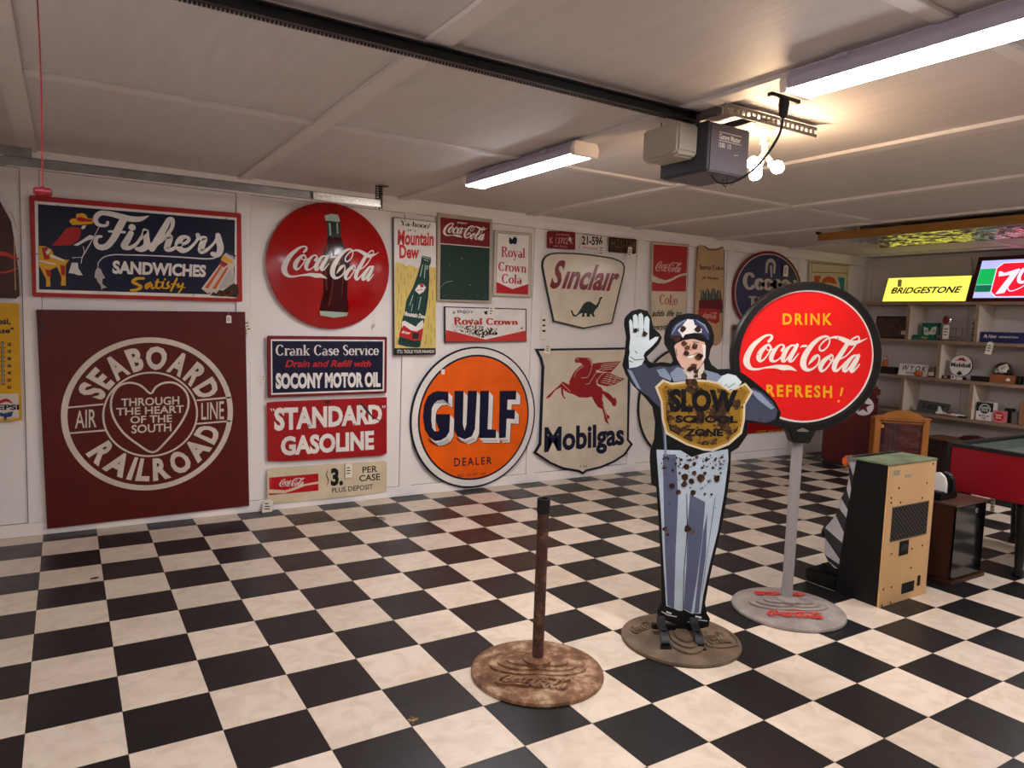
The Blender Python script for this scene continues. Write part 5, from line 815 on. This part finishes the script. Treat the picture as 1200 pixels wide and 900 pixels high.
ho = thing('hood', 'rounded black hood with a white face standing on the low black cabinet', 'appliance', (4.80, -3.10, .501))
MB().box(-.09, .12, .0, .16, 0, .05).build('foot', M_mb, ho, bevel=.008)
arch = [(-.06, .0)]+[(-.06+.09*(1-cos(a)), .10+.085*sin(a)) for a in [pi*k/10 for k in range(11)]]+[(.12, .0)]
arch = [(x*1.0, z) for x, z in arch]
MB().prism([(y+.0, z) for y, z in [(-.02, .04), (-.02, .10), (-.005, .145), (.03, .168), (.07, .16), (.1, .12), (.11, .04)]], 'x', .0, .06).build('shell', M_mb, ho, bevel=.01, smooth=True)
MB().prism([(y+.004, z) for y, z in [(.0, .04), (.0, .10), (.012, .14), (.045, .165), (.08, .158), (.12, .11), (.15, .052), (.15, .04)]], 'x', -.022, -.001).build('face_plate', enamel('white'), ho, bevel=.004)
# ================================================================== red game table
M_redside = plain('red_side_panel', (128, 14, 26), .35, var=.1, scale=3); M_tgrey = plain('table_bed', (92, 100, 92), .5, var=.15); M_rim = plain('black_rim', (26, 24, 24), .4)
gt = thing('game_table', 'big red sided game table with black tapered legs at the right edge', 'table', (5.2, -2.88, 0))
LX, LY = 1.12, .66
MB().box(.02, LX-.02, -LY+.02, -.02, .49, .55).build('bottom_board', M_rim, gt)
MB().box(0, .02, -LY, 0, .485, .78).build('side_panel', M_redside, gt, bevel=.003)
MB().box(LX-.02, LX, -LY, 0, .485, .78).build('side_panel', M_redside, gt, bevel=.003)
MB().box(.021, LX-.021, -.02, 0, .485, .78).build('side_panel', M_redside, gt)
MB().box(.021, LX-.021, -LY, -LY+.02, .485, .78).build('side_panel', M_redside, gt)
for q_ in ((-.006, .04, -LY-.006, .006), (LX-.04, LX+.006, -LY-.006, .006), (.041, LX-.041, -.035, .006), (.041, LX-.041, -LY-.006, -LY+.035)):
    MB().box(q_[0], q_[1], q_[2], q_[3], .781, .803).build('rim', M_rim, gt, bevel=.004)
MB().box(.022, LX-.022, -LY+.022, -.022, .70, .715).build('playfield', M_tgrey, gt)
MB().box(.0205, .03, -LY+.0205, -.0205, .7155, .779).box(LX-.03, LX-.0205, -LY+.0205, -.0205, .7155, .779).box(.031, LX-.031, -.03, -.0205, .7155, .779).box(.031, LX-.031, -LY+.0205, -LY+.03, .7155, .779).build('liner', M_tgrey, gt)
MB().box(-.008, .012, -.022, .008, .48, .79).build('corner_guard', M_rim, gt, bevel=.003)
for (x, y) in ((.1, -.075), (.1, -LY+.22), (LX-.2, -.06), (LX-.2, -LY+.22)):
    m = MB(); pr = [(.044, .49), (.044, .40), (.036, .32), (.026, .1), (.022, .045), (.03, .04), (.034, .015), (.026, 0)]
    m.lathe([(r, z) for r, z in pr], c=(x, y, 0), n=16)
    m.build('leg', M_rim, gt, smooth=True)
MB().tube([(.1, -LY+.22, .46), (.35, -LY+.3, .40), (.5, -LY+.35, .47)], .012, 8).build('brace', M_rim, gt)
price_tag(5.50, -3.05, .39, .03, .11, 0, 'white tag hanging below the red sided game table', sl=.04, rz=-.5)
# ================================================================== wooden show case
_m, _nt, _b = nodes('clear_glass'); _nt.nodes.remove(_b); M_glass = _m
_tr = _nt.nodes.new('ShaderNodeBsdfTransparent'); _gl = _nt.nodes.new('ShaderNodeBsdfGlossy'); _gl.inputs['Roughness'].default_value = .03; _fr = _nt.nodes.new('ShaderNodeFresnel'); _fr.inputs[0].default_value = 1.45; _mx = _nt.nodes.new('ShaderNodeMixShader')
_nt.links.new(_fr.outputs[0], _mx.inputs[0]); _nt.links.new(_tr.outputs[0], _mx.inputs[1]); _nt.links.new(_gl.outputs[0], _mx.inputs[2]); _nt.links.new(_mx.outputs[0], _nt.nodes['Material Output'].inputs[0])
M_oak = plain('honey_wood', (176, 112, 54), .4, var=.2, scale=5, stretch=(3, 3, .5), bump=.04); M_wine = plain('wine_velvet', (134, 40, 50), .8, var=.2); M_wined = plain('wine_panel', (96, 38, 46), .6, var=.2)
sc_ = thing('show_case', 'honey wood display case with arched top and dark red tiles, behind the slot machine', 'cabinet', (7.58, -1.22, 0), rotz=.78)
hw = .25
M1 = MB().box(.03, .24, -hw, hw, .0, .02).box(.22, .24, -hw, hw, .02, .6).box(.03, .22, -hw, -hw+.02, .02, .6).box(.03, .22, hw-.02, hw, .02, .6).box(.03, .24, -hw, hw, .6, .62); M1.build('carcass', M_oak, sc_, bevel=.002)
for (a, b, c, d) in ((-hw-.012, -hw+.05, .0, .635), (hw-.05, hw+.012, .0, .635), (-hw+.051, hw-.051, .585, .635), (-hw+.051, hw-.051, .0, .05)):
    MB().box(.0, .0295, a, b, c, d).build('frame_rail', M_oak, sc_, bevel=.005)
MB().box(-.004, .0, -hw+.03, hw-.03, .60, .612).build('frame_bead', M_walnut, sc_)
pd = [(-hw-.03, .636), (-hw-.02, .655), (-.20, .665), (-.14, .70), (-.06, .722), (.06, .722), (.14, .70), (.20, .665), (hw+.02, .655), (hw+.03, .636)]
MB().prism(pd, 'x', -.008, .02).build('pediment', M_oak, sc_, bevel=.003)
MB().box(.045, .06, -.01, hw-.05, .05, .585).build('velvet_panel', M_wined, sc_)
for k in range(5): MB().box(.038, .0445, .01+k*.045, .018+k*.045, .06, .575).build('slat', M_wine, sc_)
for c in range(2):
    for r_ in range(7):
        y = -hw+.055+c*.11; z = .075+r_*.0735
        t = MB().box(.038, .05, y, y+.104, z, z+.068).build('tile', M_wine, sc_, bevel=.004)
        MB().prism([(y+.015, z+.012), (y+.052, z+.052), (y+.089, z+.012), (y+.075, z+.012), (y+.052, z+.036), (y+.029, z+.012)], 'x', .033, .0379).build('raised_mark', M_wined, t)
MB().box(.022, .026, -hw+.051, hw-.051, .05, .585).build('glass_pane', M_glass, sc_)
# ================================================================== red cooler
cl = thing('drinks_cooler', 'dark red metal cooler with a round white star emblem, in the far corner', 'cooler', (7.67, -.565, 0), rotz=.52)
M_cool = plain('cooler_red', (86, 18, 20), .35, var=.12, scale=4, bump=.04)
MB().box(0, .42, -.27, .27, .03, .80).build('body', M_cool, cl, bevel=.03, smooth=True)
MB().box(-.012, .43, -.285, .285, .803, .905).build('lid', M_cool, cl, bevel=.03, smooth=True)
MB().box(.02, .40, -.25, .25, .0, .029).build('plinth', M_rim, cl)
MB().lathe([(.105, -.001), (.105, -.006), (.1, -.008), (.0, -.008)], c=(0, -.13, .70), n=36, axis='x').build('emblem', enamel('white*1'), cl)
sp = [(-.13+(.085 if k % 2 == 0 else .034)*sin(pi*k/5), .70+(.085 if k % 2 == 0 else .034)*cos(pi*k/5)) for k in range(10)]
MB().prism(sp, 'x', -.0112, -.0085).build('star', enamel('darkred'), cl)
# ================================================================== crate bench under the shelves
cb = thing('lattice_crate', 'dark woven wooden crate on the floor under the shelves beside the display case', 'crate', (8.22, -1.12, 0))
M_crw = plain('dark_basket', (66, 50, 42), .7, var=.3, scale=20); M_crr = plain('crate_rim', (112, 80, 56), .6, var=.2)
MB().box(.012, .30, -.82, -.012, .0, .38).build('body', plain('crate_inside', (34, 28, 26), .8), cb)
m = MB()
for i in range(22):
    for k in range(9):
        y0 = -.015-i*.0365; z0 = .01+k*.041
        if (i+k) % 2: m.box(.0, .011, y0-.034, y0, z0+.004, z0+.034)
        else: m.box(.004, .012, y0-.028, y0-.006, z0, z0+.04)
stuff(m.build('weave', M_crw, cb))
MB().box(-.01, .32, -.84, .006, .381, .405).build('rim', M_crr, cb, bevel=.003)
ht = thing('folded_cloth', 'dark red folded cloth on top of the woven crate', 'cloth', (8.42, -1.56, .407))
MB().prism([(-.14, 0), (.14, 0), (.15, .02), (.1, .045), (.02, .055), (-.1, .04), (-.15, .018)], 'y', -.05, .08).build('cloth', plain('maroon_cloth', (74, 22, 24), .85), ht, bevel=.01, smooth=True, rotz=pi/2)
# ================================================================== wall shelving
M_shelf = plain('raw_shelf_wood', (150, 124, 104), .65, var=.22, scale=5, stretch=(3, .6, 3), bump=.08); M_div = plain('painted_divider', (224, 208, 192), .6, var=.06)
XS = 8.62; XB = XR-.015
sh_ = thing('wall_shelving', 'four long wooden shelf boards with white sided dividers on the far wall', 'shelving', (0, 0, 0))
YS0, YS1 = WY-.06, -3.4
ZB = [1.865, 1.425, .995, .572]
for k, z in enumerate(ZB):
    MB().box(XS, XB, YS1, YS0, z, z+.036).build('shelf_board', M_shelf, sh_, bevel=.004)
DV = {0: [-.60, -1.355, -2.1, -2.85], 1: [-.99, -1.9, -2.6, -3.3], 2: [-.60, -1.37, -2.2, -3.0]}
for r_, ys in DV.items():
    z0 = ZB[r_+1]+.0365; z1 = ZB[r_]-.0005
    for y in ys: MB().box(XS+.004, XB, y-.018, y+.018, z0, z1, 0).box(XS, XS+.004, y-.018, y+.018, z0, z1, 1).build('divider', [M_div, M_shelf], sh_)
# ================================================================== lit signs on the top shelf
def lit_sign(name, label, y0, z0, wd, hh, dp, frame_m, rim, tilt, glowm, layers):
    r = thing(name, label, 'sign', (XS+.015, y0, z0), rot=(0, tilt, 0))
    MB().box(.02, .02+dp, -wd, 0, 0, hh).build('case', frame_m, r, bevel=.004)
    for (a, b, c, d) in ((-wd, 0, 0, rim), (-wd, 0, hh-rim, hh), (-wd, -wd+rim, rim+.0005, hh-rim-.0005), (-rim, 0, rim+.0005, hh-rim-.0005)):
        MB().box(.0, .0195, a, b, c, d).build('frame', frame_m, r)
    MB().box(.008, .0195, -wd+rim+.0005, -rim-.0005, rim+.0005, hh-rim-.0005).build('light_face', glowm, r)
    return r
def back_print(root, shapes, mat, lv, name='lettering', x0=.008):
    """shapes in (distance right of the left edge, height); drawn on the face that looks along -x"""
    mb = MB(); k = 0
    for sh in shapes:
        for vs, fs in shape2d(sh):
            k += 1; mb.add([(x0-.0006*lv-(k % 5)*.00003, -x, z) for x, z in vs], fs)
    return mb.build(name, mat, root, fix=False)
def q4(x0, z1, x1, z0): return [int(c*2000) for c in (x0, z1, x1, z1, x1, z0, x0, z0)]
def pp(*pts): return [int(c*2000) for p_ in pts for c in p_]
G_y = glow('lit_yellow', (236, 228, 92), 1.15*SIGNLIGHT)
br = lit_sign('lit_tire_sign', 'glowing yellow tire sign with slanted black lettering on the top shelf', -.245, ZB[0]+.037, .975, .318, .07, plain('alu_frame', (150, 150, 130), .4, .4), .007, .32, G_y, None)
M_ink2 = plain('sign_ink', (40, 44, 34), .5)
back_print(br, [('T', 'BRIDGESTONE', 'b', q4(.085, .185, .895, .112), .03, .28)], M_ink2, 1)
back_print(br, [('P', pp((.072, .135), (.108, .190), (.142, .190), (.118, .162), (.095, .145)))], enamel('cokered'), 2, 'emblem')
MB().tube([(.06, -.93, .318), (.06, -.95, .335), (-.08, -.95, .50)], .002, 6).build('wire', M_dark, br)
price_tag(XS+.078, -.42, 2.13, .05, .09, 0, 'tan price tag hanging on the glowing yellow tire sign', sl=.02, rz=-pi/2)
M_mhog = plain('mahogany_frame', (64, 20, 24), .35, var=.15)
G_b = glow('lit_bluewhite', (176, 182, 236), 1.0*SIGNLIGHT)
su = lit_sign('lit_soda_sign', 'glowing red, green and pale blue soda sign in a mahogany frame on the top shelf', -1.235, ZB[0]+.037, 1.25, .525, .07, M_mhog, .042, .32, G_b, None)
G_r = glow('lit_red', (236, 22, 44), 1.0*SIGNLIGHT); G_g = glow('lit_green', (14, 172, 84), .95*SIGNLIGHT); G_dg = glow('lit_dark_green', (10, 110, 74), .8*SIGNLIGHT); G_w = glow('lit_white', (220, 222, 246), 1.0*SIGNLIGHT)
back_print(su, [('P', pp((.045, .2), (.205, .2), (.205, .385), (.045, .385)))], G_g, 1, 'green_block')
back_print(su, [('P', pp((.045, .115), (.205, .115), (.205, .195), (.045, .195)))], G_dg, 1, 'green_block')
rr = lambda x0, x1, z0, z1, r: [(x0+r, z0), (x1-r, z0), (x1, z0+r), (x1, z1-r), (x1-r, z1), (x0+r, z1), (x0, z1-r), (x0, z0+r)]
back_print(su, [('P', pp(*rr(.205, .99, .052, .452, .06)))], G_w, 1, 'panel_edge')
back_print(su, [('P', pp(*rr(.215, .98, .062, .442, .055)))], G_r, 2, 'red_panel')
back_print(su, [('P', pp((.24, .345), (.25, .29), (.36, .305), (.26, .085), (.345, .1), (.445, .36), (.43, .375), (.30, .33), (.26, .35))), ('S', pp() or [int(c*2000) for p_ in ((.47, .36, .035), (.45, .28, .035), (.47, .22, .035), (.53, .24, .03), (.57, .36, .035)) for c in p_]), ('s', [int(c*2000) for p_ in ((.57, .36, .035), (.55, .22, .035)) for c in p_]),
  ('s', [int(c*2000) for p_ in ((.63, .36, .035), (.60, .16, .035)) for c in p_]), ('S', [int(c*2000) for p_ in ((.63, .33, .03), (.70, .37, .035), (.72, .28, .035), (.64, .23, .03)) for c in p_]),
  ('S', [int(c*2000) for p_ in ((.36, .17, .008), (.40, .12, .01), (.48, .15, .01), (.55, .21, .008)) for c in p_])], G_w, 3)
# ================================================================== things on the shelves
XF = XS+.05
z1, z2, z3 = ZB[1]+.0365, ZB[2]+.0365, ZB[3]+.0365
def yz_box(mb, y0, y1, za, zb, x0=0, x1=.1, mi=0): return mb.box(x0, x1, y1, y0, za, zb, mi)
pic = thing('landscape_panel', 'dark brown oblong picture leaning at the left end of the second shelf', 'picture', (XF+.10, -.10, z1), rot=(0, .12, 0))
MB().box(0, .015, -.45, 0, 0, .275).build('frame', plain('dark_frame', (36, 24, 20), .4), pic, bevel=.004)
mL, ntL, bL = nodes('brown_landscape'); tcL = N(ntL, 'ShaderNodeTexCoord'); mpL = N(ntL, 'ShaderNodeMapping'); mpL.inputs['Scale'].default_value = (4, 4, 16); nL = N(ntL, 'ShaderNodeTexNoise'); nL.inputs['Detail'].default_value = 6; rL = ramp(ntL, [(.35, s2l((24, 18, 20))), (.5, s2l((66, 44, 30))), (.62, s2l((96, 66, 40))), (.75, s2l((70, 72, 84)))])
ntL.links.new(tcL.outputs['Object'], mpL.inputs[0]); ntL.links.new(mpL.outputs[0], nL.inputs['Vector']); ntL.links.new(nL.outputs['Fac'], rL.inputs['Fac']); ntL.links.new(rL.outputs[0], bL.inputs['Base Color']); bL.inputs['Roughness'].default_value = .3
MB().box(-.003, -.0003, -.435, -.015, .02, .26).build('canvas', mL, pic)
price_tag(XF+.085, -.50, z1+.075, .09, .045, 0, 'white tag at the lower right of the dark brown oblong picture', sl=0, rz=-pi/2)
def carton(name, label, cat, y0, wd, z, hh, dp, mat, prints=(), x=XF, rz=0, bevel=.002, tilt=0):
    r = thing(name, label, cat, (x, y0, z), rot=(0, tilt, rz))
    MB().box(0, dp, -wd, 0, 0, hh).build('body', mat, r, bevel=bevel)
    for i, (shp, pm) in enumerate(prints): back_print(r, shp, pm, 1+i, 'print', 0)
    return r
gm = plain('green_card', (24, 104, 82), .5); cw = enamel('white')
carton('small_box', 'green and white carton standing behind a flat green box on the second shelf', 'box', -.69, .19, z1, .20, .06, gm, [([('P', pp((.02, .15), (.07, .14), (.09, .09), (.12, .15), (.17, .16), (.165, .07), (.12, .06), (.1, .07), (.06, .04), (.03, .07)))], cw), ([('T', 'DRY', 'b', q4(.035, .12, .09, .09), .02, 0), ('T', 'CELL', 'b', q4(.12, .12, .16, .1), .02, 0)], gm)], x=XF+.1)
carton('small_box', 'flat green box lying in front of the green and white carton', 'box', -.645, .225, z1, .055, .08, gm, [([('T', 'Motor', 'b', q4(.10, .04, .18, .015), .03, .2)], plain('yellow_ink', (210, 190, 60), .5))], x=XF)
tp = thing('plate_topper', 'wire license plate bracket with a round red reflector on the second shelf', 'bracket', (XF+.05, -.90, z1))
M_wire = plain('dull_wire', (150, 142, 134), .4, .6)
m = MB()
for z in (.03, .14): m.tube([(0, 0, z), (0, -.27, z)], .004, 6, smooth=0)
for y in (0, -.09, -.2, -.27): m.tube([(0, y, 0), (0, y, .15)], .004, 6, smooth=0)
m.box(-.002, .002, -.26, -.01, .035, .055); m.build('frame', M_wire, tp)
MB().lathe([(.0, -.014), (.035, -.011), (.046, -.004), (.05, .0), (.05, .008)], c=(0, -.09, .235), n=28, axis='x').build('rim', M_chrome, tp, smooth=True)
MB().lathe([(.0, -.019), (.025, -.017), (.038, -.0115)], c=(0, -.09, .235), n=28, axis='x').build('reflector', plain('red_lens', (130, 18, 22), .15), tp, smooth=True)
MB().tube([(.004, -.09, .19), (.004, -.09, .14)], .005, 6, smooth=0).build('stem', M_wire, tp)
price_tag(XF+.02, -1.01, z1+.10, .07, .16, 0, 'tall white price tag in front of the wire bracket with the red reflector', sl=0, rz=-pi/2)
sl_ = thing('scalloped_strip', 'thin dark scalloped strip leaning on the second shelf divider', 'ornament', (XF+.06, -1.285, z1))
m = MB()
for k in range(8): m.lathe([(.0, -.006), (.016, -.004), (.016, .004), (.0, .006)], c=(0, -.006*(k % 2), .016+k*.031), n=10, axis='x')
m.build('strip', M_dkb if 'M_dkb' in globals() else M_rim, sl_)
bx = carton('long_box', 'long navy box with white lettering at the right of the second shelf', 'box', -1.385, .56, z1, .115, .12, plain('navy_card', (40, 44, 92), .45), [([('T', 'Pa Hunt', 'b', q4(.035, .085, .165, .05), .02, .4), ('T', 'AUTO SERVICE STATION', 'b', q4(.185, .072, .37, .055), .03, 0)], cw)])
price_tag(XS-.008, -1.515, 1.40, .065, .135, .15, 'white price tag hanging over the second shelf edge below the long navy box', sl=.02, rz=-pi/2)
# third board
M_org = plain('orange_enamel', (190, 96, 44), .4)
ca = carton('tool_case', 'black case with an orange lantern on it, third shelf behind the red disc sign', 'case', -.25, .22, z2, .085, .1, M_rim, bevel=.012)
ln = thing('lantern', 'small orange lantern standing on the black case', 'lantern', (XF+.05, -.305, z2+.086))
MB().lathe([(.03, 0), (.036, .01), (.036, .05), (.026, .07), (.014, .085), (.0, .088)], n=18).build('body', M_org, ln, smooth=True)
MB().tube([(0, -.03, .06), (0, -.02, .12), (0, .02, .12), (0, .03, .06)], .003, 6).build('handle', M_dark, ln)
lp = thing('license_plate', 'white license plate lettered in black leaning on the third shelf', 'license plate', (XF+.02, -.49, z2), rot=(0, .25, 0))
MB().box(0, .003, -.345, 0, 0, .14).build('plate', enamel('white*1'), lp, bevel=.001)
back_print(lp, [('T', 'W Y O K', 'b', q4(.04, .12, .32, .06), .02, .15), ('T', 'IOWA 57', 'b', q4(.10, .045, .24, .02), .02, 0)], enamel('black'), 1, 'lettering', 0)
gd_ = thing('gourd', 'small orange squash shaped ornament lying in front of the lettered white plate', 'ornament', (XF-.01, -.755, z2))
MB().lathe([(.0, -.05), (.02, -.045), (.034, -.02), (.034, .02), (.02, .045), (.0, .05)], c=(0, 0, .034), n=16, axis='y').build('body', M_org, gd_, smooth=True)
jr = thing('glass_jar', 'small lidded glass jar with a pale label right of the lettered white plate', 'jar', (XF+.04, -.895, z2))
MB().lathe([(.038, 0), (.042, .006), (.042, .085), (.034, .097), (.034, .1), (.0, .1)], n=24).build('glass', plain('smoky_glass', (120, 106, 92), .1), jr, smooth=True)
MB().lathe([(.038, .1005), (.038, .122), (.0, .124)], n=24).build('lid', plain('tin_lid', (120, 100, 84), .4, .5), jr, smooth=True)
MB().box(-.044, -.04, -.03, .03, .02, .06).build('label', cw, jr, bevel=.001)
mo = thing('round_oil_sign', 'small round white oil sign with a red winged emblem standing on the third shelf', 'sign', (XF+.02, -1.195, z2+.002), rot=(0, .1, 0))
MB().lathe([(.126, -.004), (.126, .006)], c=(0, 0, .155), n=48, axis='x').build('rim', enamel('dkgrey*1'), mo)
MB().lathe([(.0, -.0062), (.119, -.0052), (.119, -.0042)], c=(0, 0, .155), n=48, axis='x').build('face', enamel('white*1'), mo)
back_print(mo, [('T', 'Mobiloil', 'b', q4(-.105, .185, .105, .14), .04, 0)], enamel('black'), 1, 'lettering', -.0066)
back_print(mo, [('P', pp((-.06, .205), (-.03, .225), (-.02, .245), (.0, .24), (.02, .25), (.03, .23), (.06, .215), (.04, .205), (.0, .215)))], enamel('pegred'), 1, 'winged_emblem', -.0066)
back_print(mo, [('P', pp((-.035, .06), (-.02, .075), (-.01, .1), (.0, .085), (.01, .1), (.02, .075), (.035, .06), (.0, .045)))], enamel('dkgrey'), 1, 'foot_emblem', -.0066)
MB().box(-.01, .06, -.05, .05, -.001, .03).build('foot', M_dark, mo, bevel=.003)
carton('flat_tin', 'dark red flat tin at the foot of the third shelf divider', 'tin', -1.02, .10, z2, .036, .06, plain('dark_red_tin', (86, 26, 24), .4), [([('T', 'TUNG', 'b', q4(.02, .028, .05, .01), .02, 0)], cw)])
wl_ = thing('script_emblem', 'small white car name emblem lying below the round oil sign', 'emblem', (XF-.03, -1.13, z2))
m = MB()
for vs, fs in shape2d(('T', 'Chrono', 'b', q4(0, .045, .12, .005), .03, .2)): m.add([(0, -x, z) for x, z in vs], fs); m.add([(.008, -x, z) for x, z in vs], fs)
m.box(0, .01, -.12, 0, 0, .006); m.build('emblem', cw, wl_, fix=False)
carton('black_box', 'long low black box between the round oil sign and the chrome headlamp', 'box', -1.325, .18, z2, .055, .09, M_rim)
hb = thing('chrome_headlamp', 'domed chrome headlamp shell behind the brown wooden box', 'headlamp', (XF+.185, -1.545, z2), rot=(0, .1, 0))
MB().lathe([(.0, -.07), (.04, -.064), (.08, -.04), (.105, .0), (.112, .02), (.112, .035)], c=(0, 0, .115), n=36, axis='x').build('shell', M_chrome, hb, smooth=True)
price_tag(XF+.02, -1.635, z2+.165, .11, .06, -.4, 'cream price tag leaning on the domed chrome headlamp', sl=0, rz=-pi/2-.2)
wbm = plain('small_crate_wood', (150, 92, 56), .6, var=.2, scale=12)
wb = thing('wooden_box', 'small open brown wooden box on the third shelf right of the chrome headlamp', 'box', (XF, -1.515, z2))
for q_ in ((0, .008, -.25, 0, 0, .088), (.1, .108, -.25, 0, 0, .088), (.0085, .0995, -.008, 0, 0, .088), (.0085, .0995, -.25, -.242, 0, .088), (.0085, .0995, -.2415, -.0085, 0, .008)): MB().box(*q_).build('side_board' if q_[5] > .01 else 'bottom_board', wbm, wb, bevel=.001)
back_print(wb, [('P', pp((.16, .03), (.20, .025), (.205, .055), (.17, .06)))], cw, 1, 'sticker', 0)
tools = thing('tool_bundle', 'heap of small dark tools filling the open wooden box', 'tools', (XF+.05, -1.64, z2+.01))
rnd = random.Random(4); m = MB()
for k in range(14):
    y = rnd.uniform(-.1, .1); m.tube([(rnd.uniform(-.03, .03), y, .0), (rnd.uniform(-.03, .03), y+rnd.uniform(-.03, .03), rnd.uniform(.08, .115))], .006, 6, smooth=0)
stuff(m.build('tool_handles', M_dark, tools))
mg = thing('mug', 'small black mug at the right end of the third shelf', 'mug', (XF+.03, -1.80, z2))
MB().lathe([(.026, 0), (.03, .004), (.03, .088), (.026, .088), (.025, .01), (.0, .01)], n=20).build('body', M_gblk, mg, smooth=True)
MB().tube([(-.028, 0, .075), (-.052, 0, .068), (-.052, 0, .03), (-.028, 0, .02)], .005, 6).build('handle', M_gblk, mg)
# bottom board
lp2 = thing('license_plate', 'dark grey license plate with raised numerals on the lowest shelf', 'license plate', (XF+.03, -.735, z3+.002), rot=(.04, .35, 0))
MB().box(0, .003, -.36, 0, 0, .15).build('plate', plain('grey_plate', (84, 82, 80), .5, .2, var=.3, scale=12), lp2, bevel=.001)
back_print(lp2, [('T', '3-40147', 'b', q4(.05, .12, .31, .05), .01, .25)], enamel('black'), 1, 'lettering', 0)
back_print(lp2, [('P', pp(*rr(.01, .35, .008, .142, .012)))], plain('grey_plate', (0, 0, 0)), .3, 'raised_rim', 0)
ty_ = thing('toy_plane', 'white and red toy airplane lying on the lowest shelf', 'toy', (XF, -1.15, z3))
MB().tube([(0, .16, .02), (0, .05, .024), (0, -.16, .016)], .016, 10).build('body', cw, ty_, smooth=True)
MB().box(-.04, .05, -.02, .03, .036, .042).build('wing', enamel('cokered'), ty_, bevel=.002)
MB().prism([(.09, .035), (.12, .095), (.14, .1), (.15, .03)], 'x', -.004, .004).build('tail', cw, ty_)
MB().box(-.03, .03, -.16, -.09, .0, .02).build('nose_block', enamel('dkgrey'), ty_, bevel=.004)
oc = thing('oil_can', 'rectangular white and dark green motor oil can on the lowest shelf', 'can', (XF, -1.41, z3))
MB().box(0, .10, -.175, 0, 0, .20).build('body', enamel('white'), oc, bevel=.006)
back_print(oc, [('P', pp((.003, .10), (.172, .10), (.172, .198), (.003, .198)))], enamel('darkgreen'), 1, 'band', 0)
back_print(oc, [('C', [int(.088*2000), int(.125*2000), int(.058*2000)])], cw, 2, 'disc', 0); back_print(oc, [('C', [int(.088*2000), int(.125*2000), int(.05*2000)])], enamel('darkgreen'), 3, 'disc', 0)
back_print(oc, [('T', 'QUAKER', 'b', q4(.048, .152, .128, .13), .03, 0), ('T', 'STATE', 'b', q4(.055, .122, .121, .1), .03, 0)], cw, 4, 'lettering', 0)
back_print(oc, [('T', 'MOTOR', 'b', q4(.035, .06, .14, .042), .02, 0), ('T', 'OIL', 'b', q4(.065, .034, .11, .016), .02, 0)], enamel('black'), 2, 'lettering', 0)
MB().lathe([(.012, 0), (.012, .014), (.0, .014)], c=(.05, -.04, .2), n=14).build('cap', M_galv, oc)
MB().tube([(.05, -.07, .2), (.05, -.08, .222), (.05, -.13, .222), (.05, -.14, .2)], .004, 6).build('handle', M_galv, oc)
rcn = carton('square_can', 'small pink and red square can beside the motor oil can', 'can', -1.592, .115, z3, .125, .07, plain('pink_tin', (206, 120, 124), .4), [([('C', [int(.06*2000), int(.065*2000), int(.048*2000)])], enamel('cokered')), ([('T', 'RED', 'b', q4(.03, .088, .09, .07), .03, 0), ('T', 'SEAL', 'b', q4(.03, .06, .09, .042), .03, 0)], cw)], x=XF-.02, bevel=.004)
carton('dark_tin', 'black tin half hidden behind the small red square can', 'tin', -1.66, .085, z3, .155, .06, M_rim, x=XF+.07, bevel=.004)
carton('grey_tin', 'grey speckled tin between the black tin and the cardboard box', 'tin', -1.755, .06, z3, .13, .06, plain('grey_tin', (112, 104, 100), .5, var=.5, scale=60), x=XF+.02, bevel=.004)
carton('cardboard_box', 'brown cardboard box at the right end of the lowest shelf', 'box', -1.83, .26, z3, .245, .2, plain('cardboard', (150, 108, 76), .8, var=.08), [([('T', 'GLASS', 'b', q4(.05, .15, .15, .125), .01, 0)], plain('brown_ink', (100, 66, 44), .8))], bevel=.003)
# ================================================================== litter on the floor
lt_ = thing('straw_scrap', 'wisp of straw on the black and cream tiles in front of the bare pole stand', 'debris', (1.24, -3.02, .001))
rnd = random.Random(8); m = MB(); ms = plain('straw_fibre', (206, 164, 100), .8)
for k in range(16):
    a = rnd.uniform(0, 2*pi); l = rnd.uniform(.01, .035); m.tube([(0, 0, .001), (l*cos(a)*.5, l*sin(a)*.5, .004), (l*cos(a), l*sin(a), .001)], .0006, 4, smooth=2)
m.build('fibres', ms, lt_)
lf = thing('leaf_scrap', 'curled dry brown scrap on a cream tile below the maroon square sign', 'debris', (.26, -.86, .001))
MB().prism([(-.02, -.004), (.0, .008), (.022, .004), (.012, -.006)], 'z', 0, .006).build('scrap', plain('dry_leaf', (70, 54, 44), .8), lf)
wr_ = thing('wire_scrap', 'small twist of dark wire on the tiles in front of the cream price sign', 'debris', (2.10, -.42, .002))
m = MB()
for k in range(3): m.tube([(-.05+k*.02, -.02, .002), (.0+k*.02, .03, .01), (.04+k*.015, .0, .006), (.0+k*.02, -.035, .003)], .0018, 5)
m.build('wire', M_dark, wr_)
pn = thing('pin_scrap', 'thin dark sliver on a cream tile left of the photo center', 'debris', (.70, -2.43, .001))
MB().tube([(0, 0, .001), (.02, -.004, .002), (.035, -.012, .001)], .0015, 5).build('sliver', M_dark, pn)

price_tag(7.455, -1.07, .545, .05, .035, 0, 'orange price sticker on the glass of the honey wood display case', sl=0, rz=.78-pi/2, mat=M_orange_tag)

for o in bpy.data.objects:
    if o.parent is None and 'category' in o:
        n = o.name.split('.')[0]
        if n == 'price_tag': o['group'] = 'price tags on the signs and shelves'
        elif n == 'license_plate' and o.location.x < 6: o['group'] = 'license plates above the cream shaped sign'
        elif n == 'license_plate': o['group'] = 'license plates on the shelves'
        elif n == 'strip_light': o['group'] = 'strip lights on the ceiling'
        elif n in ('small_box',): o['group'] = 'green boxes on the second shelf'
